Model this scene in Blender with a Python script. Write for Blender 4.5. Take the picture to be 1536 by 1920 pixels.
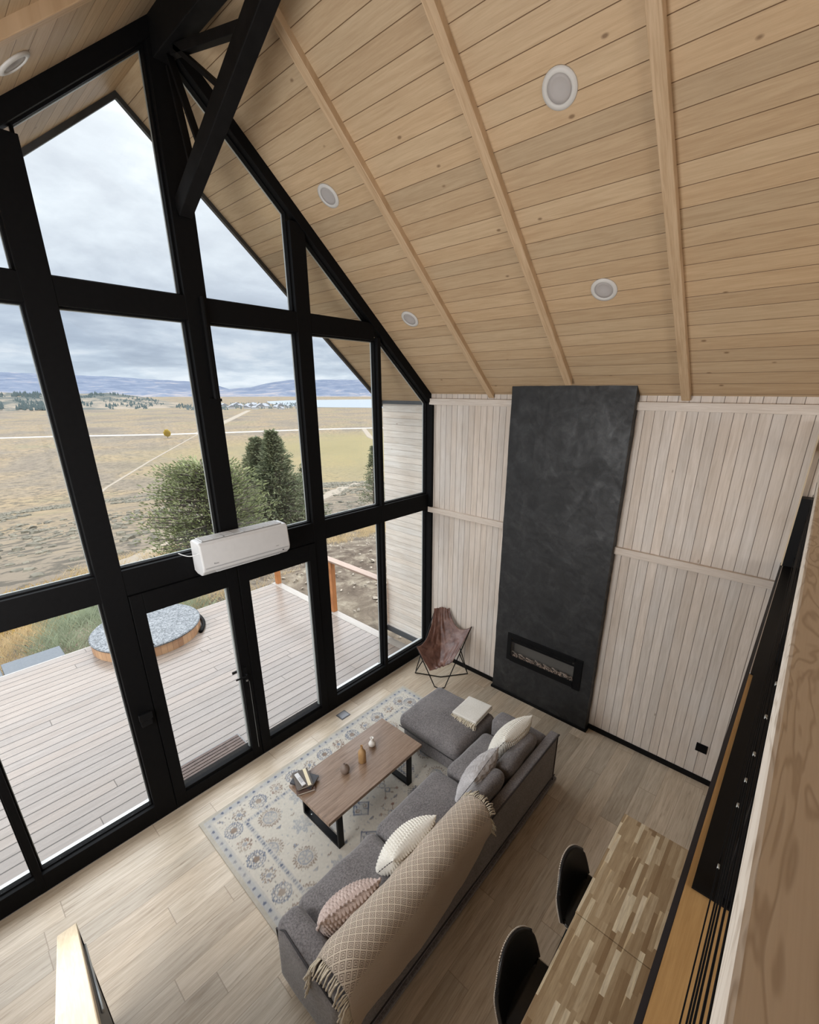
import bpy, bmesh, math, random
from math import sin, cos, pi, radians, sqrt, exp, atan2, hypot, floor as fl
from mathutils import Vector, Matrix, noise
random.seed(7)
S = bpy.context.scene
COL = S.collection
for o in list(bpy.data.objects): bpy.data.objects.remove(o)

# ------------------------------------------------------------------ camera
CAM = Vector((-4.811, -4.075, 4.024))
YAW, PITCH, ROLL, FPX, PX, PY = .845, -.335, .002, 830.818, 785.479, 1021.705
Fv = Vector((sin(YAW)*cos(PITCH), cos(YAW)*cos(PITCH), sin(PITCH)))
R0 = Vector((cos(YAW), -sin(YAW), 0)); U0 = R0.cross(Fv)
Rv = R0*cos(ROLL) + U0*sin(ROLL); Uv = -R0*sin(ROLL) + U0*cos(ROLL)
cd = bpy.data.cameras.new('camera'); cam = bpy.data.objects.new('camera', cd); COL.objects.link(cam)
M = Matrix((Rv, Uv, -Fv)).transposed().to_4x4(); M.translation = CAM
cam.matrix_world = M
cd.sensor_fit = 'VERTICAL'; cd.sensor_height = 36; cd.sensor_width = 28.8
cd.lens = FPX/1920*36
cd.shift_x = -(PX-768)/1920; cd.shift_y = (PY-960)/1920
cd.clip_start = .02; cd.clip_end = 20000
S.camera = cam
def ray(u, v): return Fv + Rv*((u-PX)/FPX) - Uv*((v-PY)/FPX)

# ------------------------------------------------------------------ colour management
S.view_settings.view_transform = 'Standard'; S.view_settings.look = 'None'
S.view_settings.gamma = 1; S.view_settings.use_curve_mapping = False
S.view_settings.exposure = 0.2
S.cycles.max_bounces = 10; S.cycles.diffuse_bounces = 5; S.cycles.glossy_bounces = 4
S.cycles.transparent_max_bounces = 24; S.cycles.transmission_bounces = 6
S.cycles.sample_clamp_indirect = 6
S.cycles.caustics_reflective = False; S.cycles.caustics_refractive = False

# ------------------------------------------------------------------ node helpers
class NT:
    def __init__(s, nt): s.nt = nt; s.n = nt.nodes; s.l = nt.links
    def put(s, sock, v):
        if v is None: return
        if isinstance(v, bpy.types.NodeSocket): s.l.new(v, sock)
        else:
            if isinstance(v, (tuple, list)) and len(v) == 3 and sock.type == 'RGBA': v = (*v, 1)
            sock.default_value = v
    def node(s, t, props=None, **ins):
        n = s.n.new(t)
        for k, v in (props or {}).items(): setattr(n, k, v)
        for k, v in ins.items():
            s.put(n.inputs[int(k[1:])] if k[0] == 'i' and k[1:].isdigit() else n.inputs[k.replace('_', ' ')], v)
        return n
    def m(s, op, a, b=None, c=None, clamp=False):
        n = s.n.new('ShaderNodeMath'); n.operation = op; n.use_clamp = clamp
        s.put(n.inputs[0], a); s.put(n.inputs[1], b) if b is not None else None
        if c is not None: s.put(n.inputs[2], c)
        return n.outputs[0]
    def xyz(s, v):
        n = s.n.new('ShaderNodeSeparateXYZ'); s.put(n.inputs[0], v); return n.outputs
    def vec(s, x=0., y=0., z=0.):
        n = s.n.new('ShaderNodeCombineXYZ')
        for i, v in enumerate((x, y, z)): s.put(n.inputs[i], v)
        return n.outputs[0]
    def mix(s, f, a, b, mode='MIX'):
        n = s.n.new('ShaderNodeMix'); n.data_type = 'RGBA'; n.blend_type = mode
        s.put(n.inputs[0], f); s.put(n.inputs[6], a); s.put(n.inputs[7], b); return n.outputs[2]
    def ramp(s, f, stops, interp='LINEAR'):
        n = s.n.new('ShaderNodeValToRGB'); s.put(n.inputs[0], f); e = n.color_ramp.elements; n.color_ramp.interpolation = interp
        while len(e) < len(stops): e.new(.5)
        for i, (p, c) in enumerate(stops):
            e[i].position = p; e[i].color = (*c, 1) if len(c) == 3 else c
        return n.outputs[0]
    def noise(s, v, scale=5., detail=3., rough=.5, dist=0.):
        return s.node('ShaderNodeTexNoise', Vector=v, Scale=scale, Detail=detail, Roughness=rough, Distortion=dist).outputs[0]
    def white(s, v):
        n = s.node('ShaderNodeTexWhiteNoise', {'noise_dimensions': '3D'}); s.put(n.inputs['Vector'], v); return n.outputs[0]
    def mrange(s, v, a, b, c=0., d=1.):
        n = s.node('ShaderNodeMapRange', {'clamp': True}); 
        for i, x in enumerate((v, a, b, c, d)): s.put(n.inputs[i], x)
        return n.outputs[0]
    def tc(s, which='Object'): return s.n.new('ShaderNodeTexCoord').outputs[which]

def newmat(name):
    m = bpy.data.materials.new(name); m.use_nodes = True
    nt = NT(m.node_tree); nt.n.clear()
    out = nt.n.new('ShaderNodeOutputMaterial'); b = nt.n.new('ShaderNodeBsdfPrincipled')
    nt.l.new(b.outputs[0], out.inputs[0]); return m, nt, b, out
def bump(nt, b, h, strength=.3, dist=.01):
    n = nt.node('ShaderNodeBump', Height=h, Strength=strength, Distance=dist); nt.l.new(n.outputs[0], b.inputs['Normal'])
def plain(name, c, rough=.5, metal=0., var=.0, scale=20., bmp=0., coat=0., spec=None):
    m, nt, b, o = newmat(name)
    nz = nt.noise(nt.tc(), scale, 4)
    k = nt.mrange(nz, .3, .7, 1-var, 1+var)
    cc = nt.node('ShaderNodeVectorMath', {'operation': 'SCALE'}); cc.inputs[0].default_value = c; nt.put(cc.inputs['Scale'], k)
    nt.put(b.inputs['Base Color'], cc.outputs[0]); b.inputs['Roughness'].default_value = rough; b.inputs['Metallic'].default_value = metal
    if coat: b.inputs['Coat Weight'].default_value = coat
    if spec is not None: b.inputs['Specular IOR Level'].default_value = spec
    if bmp: bump(nt, b, nz, bmp, .005)
    return m

def planks(name, across, along, pw, pl, cols, groove=.03, gcol=(.1, .06, .03), knots=0., kcol=(.2, .11, .05),
           rough=.55, grain=1., gbump=.5, slope=1., patch=0., patchcol=(.8, .8, .78), vary=.12, streak=None):
    """boards: cols = (dark grain colour, light colour)"""
    m, nt, b, o = newmat(name)
    P = nt.xyz(nt.tc()); ax = {'x': 0, 'y': 1, 'z': 2}
    A = nt.m('MULTIPLY', P[ax[across]], slope/pw); L = P[ax[along]]
    idx = nt.m('FLOOR', A); fr = nt.m('FRACT', A)
    h1 = nt.white(nt.vec(idx, 3.1, 0.))
    if pl:
        Lx = nt.m('ADD', nt.m('DIVIDE', L, pl), nt.m('MULTIPLY', h1, 7.3))
        li = nt.m('FLOOR', Lx); lf = nt.m('FRACT', Lx)
    else: li = 0.; lf = None
    h2 = nt.white(nt.vec(idx, li, 5.7)); h3 = nt.white(nt.vec(li, idx, 9.2))
    # grain
    gv = nt.vec(nt.m('MULTIPLY', A, pw*14*grain), nt.m('ADD', nt.m('MULTIPLY', L, .9*grain), nt.m('MULTIPLY', h2, 31.)), nt.m('MULTIPLY', h3, 17.))
    g1 = nt.noise(gv, 3.2, 6, .62, .9)
    gv2 = nt.vec(nt.m('MULTIPLY', A, pw*90*grain), nt.m('MULTIPLY', L, 3.*grain), h2)
    g2 = nt.noise(gv2, 2.2, 4, .6)
    g = nt.m('ADD', nt.m('MULTIPLY', g1, .65), nt.m('MULTIPLY', g2, .35))
    c = nt.mix(nt.mrange(g, .33, .62), cols[0], cols[1])
    if streak:
        sv = nt.vec(nt.m('MULTIPLY', A, pw*22), nt.m('ADD', nt.m('MULTIPLY', L, 1.6), nt.m('MULTIPLY', h2, 13.)), h3)
        sn = nt.noise(sv, 2.4, 5, .6, .4)
        c = nt.mix(nt.mrange(sn, .56, .76, 0., .75), c, streak)
    if patch:
        pn = nt.noise(nt.tc(), 1.7, 4, .6)
        c = nt.mix(nt.mrange(pn, .45, .7, 0., patch), c, patchcol)
    tone = nt.mrange(h2, 0., 1., 1-vary, 1+vary)
    sc = nt.node('ShaderNodeVectorMath', {'operation': 'SCALE'}); nt.put(sc.inputs[0], c); nt.put(sc.inputs['Scale'], tone); c = sc.outputs[0]
    hue = nt.mix(nt.m('MULTIPLY', h3, .5), c, nt.mix(1., c, (1.06, .97, .88), 'MULTIPLY')); c = hue
    if knots:
        kv = nt.vec(nt.m('MULTIPLY', A, .75), nt.m('ADD', nt.m('MULTIPLY', L, 3.2), nt.m('MULTIPLY', h1, 9.)), 0.)
        vo = nt.node('ShaderNodeTexVoronoi', {'feature': 'F1'}, Vector=kv, Scale=1.3)
        sel = nt.m('LESS_THAN', nt.xyz(vo.outputs['Color'])[0], knots)
        kd = nt.m('MULTIPLY', nt.mrange(vo.outputs['Distance'], .045, .10, 1., 0.), sel)
        c = nt.mix(nt.m('MULTIPLY', kd, .8), c, kcol)
    e = nt.m('ABSOLUTE', nt.m('SUBTRACT', fr, .5))
    gm = nt.mrange(e, .5-groove, .5-groove*.35, 0., 1.)
    if lf is not None:
        e2 = nt.m('ABSOLUTE', nt.m('SUBTRACT', lf, .5))
        gm2 = nt.mrange(e2, .5-.004*(1.2/pl), .5, 0., .8)
        gm = nt.m('MAXIMUM', gm, gm2)
    c = nt.mix(gm, c, gcol)
    nt.put(b.inputs['Base Color'], c); nt.put(b.inputs['Roughness'], nt.mrange(g, .3, .7, rough+.08, rough-.06))
    bump(nt, b, nt.m('SUBTRACT', nt.m('MULTIPLY', g, .12), gm), gbump, .006)
    return m

# ------------------------------------------------------------------ world: overcast sky, brightest overhead
w = bpy.data.worlds.new('sky'); S.world = w; w.use_nodes = True
nt = NT(w.node_tree); nt.n.clear()
wo = nt.n.new('ShaderNodeOutputWorld'); bg = nt.n.new('ShaderNodeBackground'); nt.l.new(bg.outputs[0], wo.inputs[0])
gen = nt.tc('Generated'); X = nt.xyz(gen); el = X[2]
den = nt.m('ADD', nt.m('MAXIMUM', el, 0.), .16)
cv = nt.vec(nt.m('DIVIDE', X[0], den), nt.m('DIVIDE', X[1], den), 0.)
c1 = nt.noise(cv, .62, 7, .58, .5); c2 = nt.noise(cv, 1.9, 6, .6, .3)
cl = nt.m('ADD', nt.m('MULTIPLY', c1, .65), nt.m('MULTIPLY', c2, .35))
sky = nt.ramp(cl, [(.36, (.30, .36, .46)), (.45, (.42, .49, .60)), (.52, (.62, .70, .80)), (.58, (.86, .91, .97)), (.66, (1.02, 1.04, 1.06))])
low = nt.ramp(el, [(0., (.66, .74, .84)), (.03, (.60, .68, .78)), (.06, (.38, .45, .56)), (.13, (.52, .58, .68)), (.22, (.84, .88, .93)), (.4, (1., 1., 1.))])
sky = nt.mix(.45, sky, low)
k = nt.ramp(el, [(0., (1., 1., 1.)), (.38, (1.1, 1.1, 1.1)), (.50, (5.4, 5.4, 5.4)), (1., (6.2, 6.2, 6.2))])
sky = nt.mix(1., sky, k, 'MULTIPLY')
nt.put(bg.inputs[0], sky); bg.inputs[1].default_value = 1.0

def area(name, loc, rot, sx, sy, power, col=(1, 1, 1)):
    l = bpy.data.lights.new(name, 'AREA'); l.shape = 'RECTANGLE'; l.size = sx; l.size_y = sy; l.energy = power; l.color = col
    o = bpy.data.objects.new(name, l); o.location = loc; o.rotation_euler = rot; COL.objects.link(o); return o
# added interior fill behind the camera, standing in for an unseen loft window
area('rear_fill_light', (-4.95, -8.7, 3.7), (radians(90), 0, 0), 1.9, 2.0, 80, (1, .97, .93))
# second added fill, from the left outside the frame; no window is built there
area('left_fill_light', (-5.92, -1.75, 2.9), (radians(90), 0, radians(-90)), 1.7, 1.9, 125, (.96, .98, 1))

# ------------------------------------------------------------------ mesh helpers
WT = {}
def tag(o, label=None, cat=None, group=None, kind=None):
    if label: o['label'] = label
    if cat: o['category'] = cat
    if group: o['group'] = group
    if kind: o['kind'] = kind
    return o
def empty(name, loc, label=None, cat=None, group=None, kind=None):
    o = bpy.data.objects.new(name, None); o.empty_display_size = .1; COL.objects.link(o); o.location = loc
    WT[o.name] = Vector(loc); return tag(o, label, cat, group, kind)
class MB:
    """collects geometry given in world coordinates"""
    def __init__(s): s.v = []; s.f = []; s.mi = []; s.uv = None
    def add(s, vs, fs, M=None, mi=0):
        n = len(s.v)
        s.v += [tuple(M @ Vector(p)) if M is not None else tuple(p) for p in vs]
        s.f += [tuple(i+n for i in f) for f in fs]; s.mi += [mi]*len(fs); return s
    def box(s, x0, x1, y0, y1, z0, z1, M=None, mi=0):
        vs = [(x, y, z) for x in (x0, x1) for y in (y0, y1) for z in (z0, z1)]
        return s.add(vs, [(0, 1, 3, 2), (4, 6, 7, 5), (0, 4, 5, 1), (2, 3, 7, 6), (0, 2, 6, 4), (1, 5, 7, 3)], M, mi)
    def prism(s, poly, y0, y1, axis='y', mi=0):
        """poly of (a,b) extruded along axis"""
        n = len(poly)
        def P(a, b, c): return {'y': (a, c, b), 'x': (c, a, b), 'z': (a, b, c)}[axis]
        vs = [P(a, b, y0) for a, b in poly]+[P(a, b, y1) for a, b in poly]
        fs = [tuple(range(n)), tuple(range(2*n-1, n-1, -1))]+[(i, i+n, (i+1) % n+n, (i+1) % n) for i in range(n)]
        return s.add(vs, fs, None, mi)
    def tube(s, pts, r, n=8, closed=False, M=None, rr=None):
        pts = [Vector(p) for p in pts]; m = len(pts); rings = []
        up = Vector((0, 0, 1)); prev = None
        for i, p in enumerate(pts):
            a = pts[(i-1) % m] if (closed or i) else p; b = pts[(i+1) % m] if (closed or i < m-1) else p
            t = (b-a); t = t.normalized() if t.length > 1e-9 else Vector((0, 0, 1))
            if prev is None:
                q = t.cross(up); q = q if q.length > .05 else t.cross(Vector((1, 0, 0)))
            else: q = prev - t*prev.dot(t)
            q.normalize(); prev = q; k = t.cross(q); R = rr[i] if rr else r
            rings.append([p+q*R*cos(2*pi*j/n)+k*R*sin(2*pi*j/n) for j in range(n)])
        vs = [v for g in rings for v in g]; fs = []
        for i in range(m if closed else m-1):
            for j in range(n):
                a = i*n+j; b = i*n+(j+1) % n; c = ((i+1) % m)*n+(j+1) % n; d = ((i+1) % m)*n+j; fs.append((a, b, c, d))
        if not closed: fs += [tuple(range(n-1, -1, -1)), tuple(range((m-1)*n, m*n))]
        return s.add(vs, fs, M)
    def lathe(s, prof, n=24, c=(0, 0, 0)):
        vs = []; fs = []
        for r, z in prof: vs += [(c[0]+r*cos(2*pi*j/n), c[1]+r*sin(2*pi*j/n), c[2]+z) for j in range(n)]
        for i in range(len(prof)-1):
            for j in range(n): fs.append((i*n+j, i*n+(j+1) % n, (i+1)*n+(j+1) % n, (i+1)*n+j))
        fs += [tuple(range(n-1, -1, -1)), tuple(range((len(prof)-1)*n, len(prof)*n))]
        return s.add(vs, fs)
    def grid(s, fn, nu, nv, closed_u=False, M=None):
        vs = [fn(i/(nu if closed_u else nu-1), j/(nv-1)) for i in range(nu) for j in range(nv)]; fs = []
        for i in range(nu if closed_u else nu-1):
            for j in range(nv-1):
                a = i*nv+j; b = ((i+1) % nu)*nv+j; fs.append((a, b, b+1, a+1))
        return s.add(vs, fs, M)
    def build(s, name, mat, parent=None, smooth=False, bevel=0., sub=0, solid=0., **t):
        me = bpy.data.meshes.new(name); me.from_pydata(s.v, [], s.f); me.validate()
        for mm in (mat if isinstance(mat, (list, tuple)) else [mat]): me.materials.append(mm)
        if max(s.mi, default=0) > 0 and len(me.polygons) == len(s.mi): me.polygons.foreach_set('material_index', s.mi)
        bm = bmesh.new(); bm.from_mesh(me)
        if solid == 0. : bmesh.ops.recalc_face_normals(bm, faces=bm.faces)
        bm.to_mesh(me); bm.free()
        if smooth: me.polygons.foreach_set('use_smooth', [True]*len(me.polygons))
        o = bpy.data.objects.new(name, me); COL.objects.link(o)
        if parent is not None:
            o.parent = parent; o.location = -WT[parent.name]; WT[o.name] = Vector((0, 0, 0))
        else: WT[o.name] = Vector((0, 0, 0))
        if solid: m = o.modifiers.new('s', 'SOLIDIFY'); m.thickness = solid; m.offset = 0
        if bevel:
            m = o.modifiers.new('b', 'BEVEL'); m.width = bevel; m.segments = 2; m.limit_method = 'ANGLE'; m.angle_limit = radians(40)
        if sub: m = o.modifiers.new('u', 'SUBSURF'); m.levels = sub; m.render_levels = sub
        return tag(o, **t)
def struct(name, mb, mat, parent=None, **k):
    return mb.build(name, mat, parent, kind=None if parent else 'structure', **k)
def origin_to(o, loc):
    """move a top-level mesh's origin to loc without moving the mesh; texture space moves along"""
    loc = Vector(loc); o.data.transform(Matrix.Translation(-loc)); o.location = loc; WT[o.name] = loc; return o

# ------------------------------------------------------------------ materials
white_board = planks('whitewashed_boards', 'y', 'z', .091, None, ((.51, .45, .39), (.68, .615, .555)), .035, (.13, .10, .08), knots=.16, kcol=(.30, .22, .16), grain=.8, patch=.35, patchcol=(.68, .66, .64), vary=.07, rough=.6)
ceil_R = planks('pine_ceiling_boards', 'x', 'y',   .13, None, ((.42, .295, .175), (.53, .395, .25)), .022, (.13, .065, .025), knots=.38, kcol=(.17, .095, .045), slope=1.305, vary=.10, grain=.8, rough=.5)
rafter_mat = planks('pine_rafter', 'y', 'x', 3.0, None, ((.40, .27, .15), (.58, .43, .28)), .001, (.3, .2, .1), knots=.0, grain=1.2, vary=.03)
rail_white = planks('whitewashed_rail', 'z', 'y', 3.0, None, ((.55, .47, .40), (.70, .63, .56)), .001, (.3, .2, .1), grain=1.2, vary=.03)
floor_mat = planks('oak_plank_floor', 'y', 'x', .18, 1.25, ((.34, .27, .19), (.54, .46, .36)), .010, (.24, .18, .125), rough=.38, grain=.7, gbump=.15, vary=.14, streak=(.22, .165, .11), patch=.3, patchcol=(.50, .45, .37))
deck_mat = planks('composite_decking', 'y', 'x', .142, 4.3, ((.150, .118, .096), (.205, .170, .145)), .05, (.02, .016, .013), rough=.27, grain=.8, gbump=.6, vary=.09)
deckb_mat = planks('deck_border_board', 'x', 'y', 2.0, None, ((.23, .205, .18), (.30, .275, .25)), .001, (.1, .1, .1), rough=.3)
wing_mat = planks('pale_exterior_boards', 'z', 'y', .091, None, ((.58, .50, .42), (.80, .75, .69)), .03, (.22, .17, .13), knots=.2, kcol=(.3, .2, .13), grain=.7, vary=.06, patch=.3)
wing_mat_in = wing_mat
black = plain('black_aluminium', (.0045, .0043, .0045), .6, 0., .15, 30, spec=.08)
blackwood = plain('black_stained_timber', (.006, .0055, .0055), .6, 0., .3, 12, .2, spec=.12)
blacksteel = plain('black_steel', (.005, .005, .0055), .45, 0., .1, 30, spec=.14)
cedar = planks('orange_cedar', 'x', 'z', 1.0, None, ((.30, .11, .035), (.50, .21, .075)), .001, (.2, .1, .05), rough=.45, grain=1.1)
cedar_y = planks('pinkish_cedar_rail', 'x', 'y', 1.0, None, ((.24, .165, .125), (.34, .25, .20)), .001, (.2, .1, .05), rough=.35, grain=1.1)
orange_wood = planks('raw_orange_edge_board', 'y', 'x', 2.0, None, ((.40, .24, .09), (.52, .33, .14)), .001, (.2, .1, .05), grain=1.4, vary=.02)
# top rail: pale pine with swirling grain
m, nt, b, o = newmat('pale_pine_top_rail'); P = nt.xyz(nt.tc())
kn = nt.noise(nt.vec(nt.m('MULTIPLY', P[0], 1.6), nt.m('MULTIPLY', P[1], 9.), nt.m('MULTIPLY', P[2], 4.)), 1.3, 3, .5, 1.2)
rings = nt.m('POWER', nt.m('ABSOLUTE', nt.m('SINE', nt.m('MULTIPLY', kn, 34.))), 6.)
c = nt.mix(nt.mrange(rings, .1, 1., 0., .7), (.72, .66, .58), (.45, .375, .30))
fine = nt.noise(nt.vec(nt.m('MULTIPLY', P[0], 4.), nt.m('MULTIPLY', P[1], 120.), P[2]), 3., 4)
c = nt.mix(nt.mrange(fine, .4, .7, 0., .35), c, (.62, .55, .47))
vo = nt.node('ShaderNodeTexVoronoi', Vector=nt.vec(nt.m('MULTIPLY', P[0], 2.4), nt.m('MULTIPLY', P[1], 6.), 0.), Scale=1.)
c = nt.mix(nt.mrange(vo.outputs['Distance'], .05, .12, .75, 0.), c, (.20, .12, .075))
nt.put(b.inputs['Base Color'], c); b.inputs['Roughness'].default_value = .55; bump(nt, b, rings, .08, .003); top_rail_mat = m
# plaster
m, nt, b, o = newmat('black_venetian_plaster'); T = nt.tc()
a = nt.noise(T, 2.6, 7, .62, 1.6); a2 = nt.noise(T, 9., 5, .6, 1.)
mk = nt.m('ADD', nt.m('MULTIPLY', a, .6), nt.m('MULTIPLY', a2, .4))
c = nt.ramp(mk, [(.36, (.0075, .0075, .008)), (.5, (.014, .014, .0145)), (.6, (.024, .024, .0245)), (.72, (.042, .042, .04))])
nt.put(b.inputs['Base Color'], c); nt.put(b.inputs['Roughness'], nt.mrange(mk, .4, .7, .62, .42)); bump(nt, b, mk, .35, .01); plaster = m
# glass: clear pane with a real surface reflection
m = bpy.data.materials.new('window_glass'); m.use_nodes = True; nt = NT(m.node_tree); nt.n.clear()
out = nt.n.new('ShaderNodeOutputMaterial'); tr = nt.node('ShaderNodeBsdfTransparent', Color=(.975, .985, .98)); gl = nt.node('ShaderNodeBsdfGlossy', Roughness=.0)
lw = nt.node('ShaderNodeLayerWeight', Blend=.5); mx = nt.n.new('ShaderNodeMixShader')
nt.put(mx.inputs[0], nt.m('ADD', .018, nt.m('MULTIPLY', nt.m('POWER', lw.outputs['Facing'], 5.), .6))); nt.l.new(tr.outputs[0], mx.inputs[1]); nt.l.new(gl.outputs[0], mx.inputs[2]); nt.l.new(mx.outputs[0], out.inputs[0]); glass = m
def fabric(name, c0, c1, scale=60., rough=.9, sheen=.3, bmp=.5, aniso=(1, 1, 1)):
    m, nt, b, o = newmat(name); T = nt.tc(); mp = nt.node('ShaderNodeMapping', Vector=T); mp.inputs['Scale'].default_value = aniso
    n1 = nt.noise(mp.outputs[0], scale, 4, .7); n2 = nt.noise(T, 3.5, 4, .6); n3 = nt.noise(T, 300., 2, .7)
    f = nt.m('ADD', nt.m('MULTIPLY', n1, .6), nt.m('MULTIPLY', n2, .25)); f = nt.m('ADD', f, nt.m('MULTIPLY', n3, .15))
    nt.put(b.inputs['Base Color'], nt.mix(nt.mrange(f, .40, .62), c0, c1)); b.inputs['Roughness'].default_value = rough
    b.inputs['Sheen Weight'].default_value = sheen; b.inputs['Sheen Roughness'].default_value = .4
    bump(nt, b, f, bmp, .006); return m
chenille = fabric('grey_chenille', (.092, .083, .084), (.245, .225, .222), 75.)
knit_white = fabric('cream_chunky_knit', (.66, .62, .54), (.86, .83, .76), 90., bmp=.3, sheen=.2)
knit_grey = fabric('silver_grey_knit', (.38, .36, .36), (.58, .56, .56), 90., bmp=.3)
knit_pink = fabric('blush_popcorn_knit', (.42, .32, .28), (.66, .54, .49), 90., bmp=.3)
blanket_mat = fabric('ivory_woven_blanket', (.60, .57, .51), (.80, .77, .71), 120., bmp=.6)
fringe_mat = fabric('cream_fringe_yarn', (.55, .48, .36), (.78, .70, .56), 90.)
m, nt, b, o = newmat('brown_leather'); T = nt.tc()
n1 = nt.noise(T, 9., 6, .6, .8); n2 = nt.noise(T, 160., 3, .6)
nt.put(b.inputs['Base Color'], nt.ramp(n1, [(.3, (.065, .026, .018)), (.5, (.125, .055, .038)), (.7, (.21, .11, .08))]))
b.inputs['Roughness'].default_value = .33; bump(nt, b, nt.m('ADD', n1, nt.m('MULTIPLY', n2, .15)), .5, .02); leather = m
blackleather = plain('black_faux_leather', (.008, .008, .009), .38, 0., .2, 60, .1)
walnut = planks('walnut_laminate', 'y', 'x', .62, None, ((.17, .105, .068), (.32, .225, .16)), .001, (.05, .03, .02), rough=.33, grain=1.0, gbump=.1, streak=(.11, .07, .046))
# butcher block
m, nt, b, o = newmat('acacia_butcher_block'); P = nt.xyz(nt.tc())
A = nt.m('DIVIDE', P[1], .027); ia = nt.m('FLOOR', A); fa = nt.m('FRACT', A)
hh = nt.white(nt.vec(ia, 1.7, 2.)); Lx = nt.m('ADD', nt.m('DIVIDE', P[0], .27), nt.m('MULTIPLY', hh, 5.)); il = nt.m('FLOOR', Lx); flr = nt.m('FRACT', Lx)
h2 = nt.white(nt.vec(ia, il, 8.)); h3 = nt.white(nt.vec(il, ia, 3.))
gr = nt.noise(nt.vec(nt.m('MULTIPLY', P[0], 4.), nt.m('MULTIPLY', P[1], 40.), nt.m('MULTIPLY', h2, 30.)), 2., 5, .6, .6)
c = nt.ramp(h2, [(0., (.26, .165, .085)), (.25, (.38, .27, .155)), (.55, (.48, .36, .22)), (.78, (.54, .42, .27)), (.84, (.76, .65, .45)), (1., (.80, .69, .50))])
c = nt.mix(nt.mrange(gr, .35, .65, .35, 0.), c, (.17, .095, .04))
slant = nt.m('GREATER_THAN', nt.m('ADD', fa, nt.m('MULTIPLY', nt.m('SUBTRACT', flr, .5), .8)), nt.m('ADD', .75, nt.m('MULTIPLY', h3, 2.2)))
c = nt.mix(nt.m('MULTIPLY', slant, .8), c, (.66, .52, .32))
nt.put(b.inputs['Base Color'], c); b.inputs['Roughness'].default_value = .42; butcher = m
white_plastic = plain('white_plastic', (.58, .57, .56), .3, 0., .02)
offwhite = plain('painted_white_trim', (.60, .58, .55), .5)
lampglass = plain('frosted_lamp_diffuser', (.40, .37, .355), .6)
grey_plastic = plain('dark_grey_plastic', (.06, .06, .065), .4)
midgrey = plain('mid_grey_print', (.25, .25, .26), .5)

# ------------------------------------------------------------------ room shell
XR = -2.97; SL = .838; ZE = 4.0
def zc(x): return ZE-SL*x if x > XR else ZE-SL*(2*XR-x)      # ceiling
def zi(x): return 3.862-.846*x if x > XR else 3.862-.846*(2*XR-x)   # inner edge of glazed gable frame
XL = 2*XR
struct('floor', MB().box(XL-.1, .1, -9, .0, -.2, 0), floor_mat)
# ceiling: two sloped slabs, running on outside as the roof overhang
for nm, s in (('ceiling', 1), ('ceiling_left', -1)):
    x1 = .12 if s > 0 else XL-.12
    pts = [(x1, zc(x1)), (XR, zc(XR)), (XR, zc(XR)+.25), (x1, zc(x1)+.25)]
    struct(nm, MB().prism(pts, -9.0, .1), ceil_R)
    pts = [(x1, zc(x1)-.12), (XR, zc(XR)-.12), (XR, zc(XR)+.25), (x1, zc(x1)+.25)]
    struct('ceiling_overhang' if s > 0 else 'ceiling_overhang_left', MB().prism(pts, .121, .95), ceil_R)
# roof overhang fascia (dark)
for s in (1, -1):
    q = lambda x: x if s > 0 else 2*XR-x
    pts = [(q(.5), zc(.5)-.17), (XR, zc(XR)-.17), (XR, zc(XR)+.27), (q(.5), zc(.5)+.27)]
    struct('trim_%d' % (10+s), MB().prism(pts, .93, .97), plain('dark_grey_fascia', (.035, .036, .038), .5, 0, .2))
# side walls
mb = MB().box(.02, .14, -9, 0, 0, zc(.02)+.05); struct('wall_right', mb, white_board)
mb = MB().box(XL-.14, XL-.02, -9, 0, 0, zc(.02)+.05); struct('wall_left', mb, white_board)
mb = MB().box(XL-.1, .1, -9.1, -9, 0, 2.7); struct('wall_back', mb, white_board)
# outside wing wall under the overhang
struct('wall_outside_right', MB().box(.012, .16, 0.13, .93, .12, 3.84), wing_mat)
dk = plain('dark_grey_metal_flashing', (.055, .06, .066), .4, 0, .1)
struct('trim_1', MB().box(-.01, .18, .12, .95, 3.84, 3.93), dk)
struct('trim_2', MB().box(-.01, .18, .12, .95, .03, .125), dk)
struct('wall_outside_left', MB().box(XL-.16, XL-.012, .13, .93, .0, 3.84), wing_mat)
# baseboards
bb = MB().box(0, .02, -1.31, -.05, 0, .06).box(0, .02, -9, -2.66, 0, .06); struct('baseboard_right', bb, blackwood)
# horizontal rails on the side wall
struct('trim_3', MB().box(-.015, .02, -1.315, 0.0, 3.847, 3.925).box(-.015, .02, -9, -2.655, 3.847, 3.925), rail_white, bevel=.003)
struct('trim_4', MB().box(-.025, .02, -1.315, -.0, 2.352, 2.43).box(-.025, .02, -4.05, -2.655, 2.352, 2.43), rail_white, bevel=.003)
# rafters on the underside of the ceiling
for i, y in enumerate((-.98, -2.01, -3.07, -4.12, -5.2, -6.3)):
    for s in (1, -1):
        q = lambda x: x if s > 0 else 2*XR-x
        x0 = -.17 if (i == 1 and s > 0) else -.005
        pts = [(q(x0), zc(x0)+.01), (XR-.0*s, zc(XR)+.01), (XR, zc(XR)-.065), (q(x0), zc(x0)-.065)]
        if i > 3: continue
        struct('trim_%d' % (20+i*2+(s < 0)), MB().prism(pts, y-.037, y+.037), rafter_mat, bevel=.004)
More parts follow.
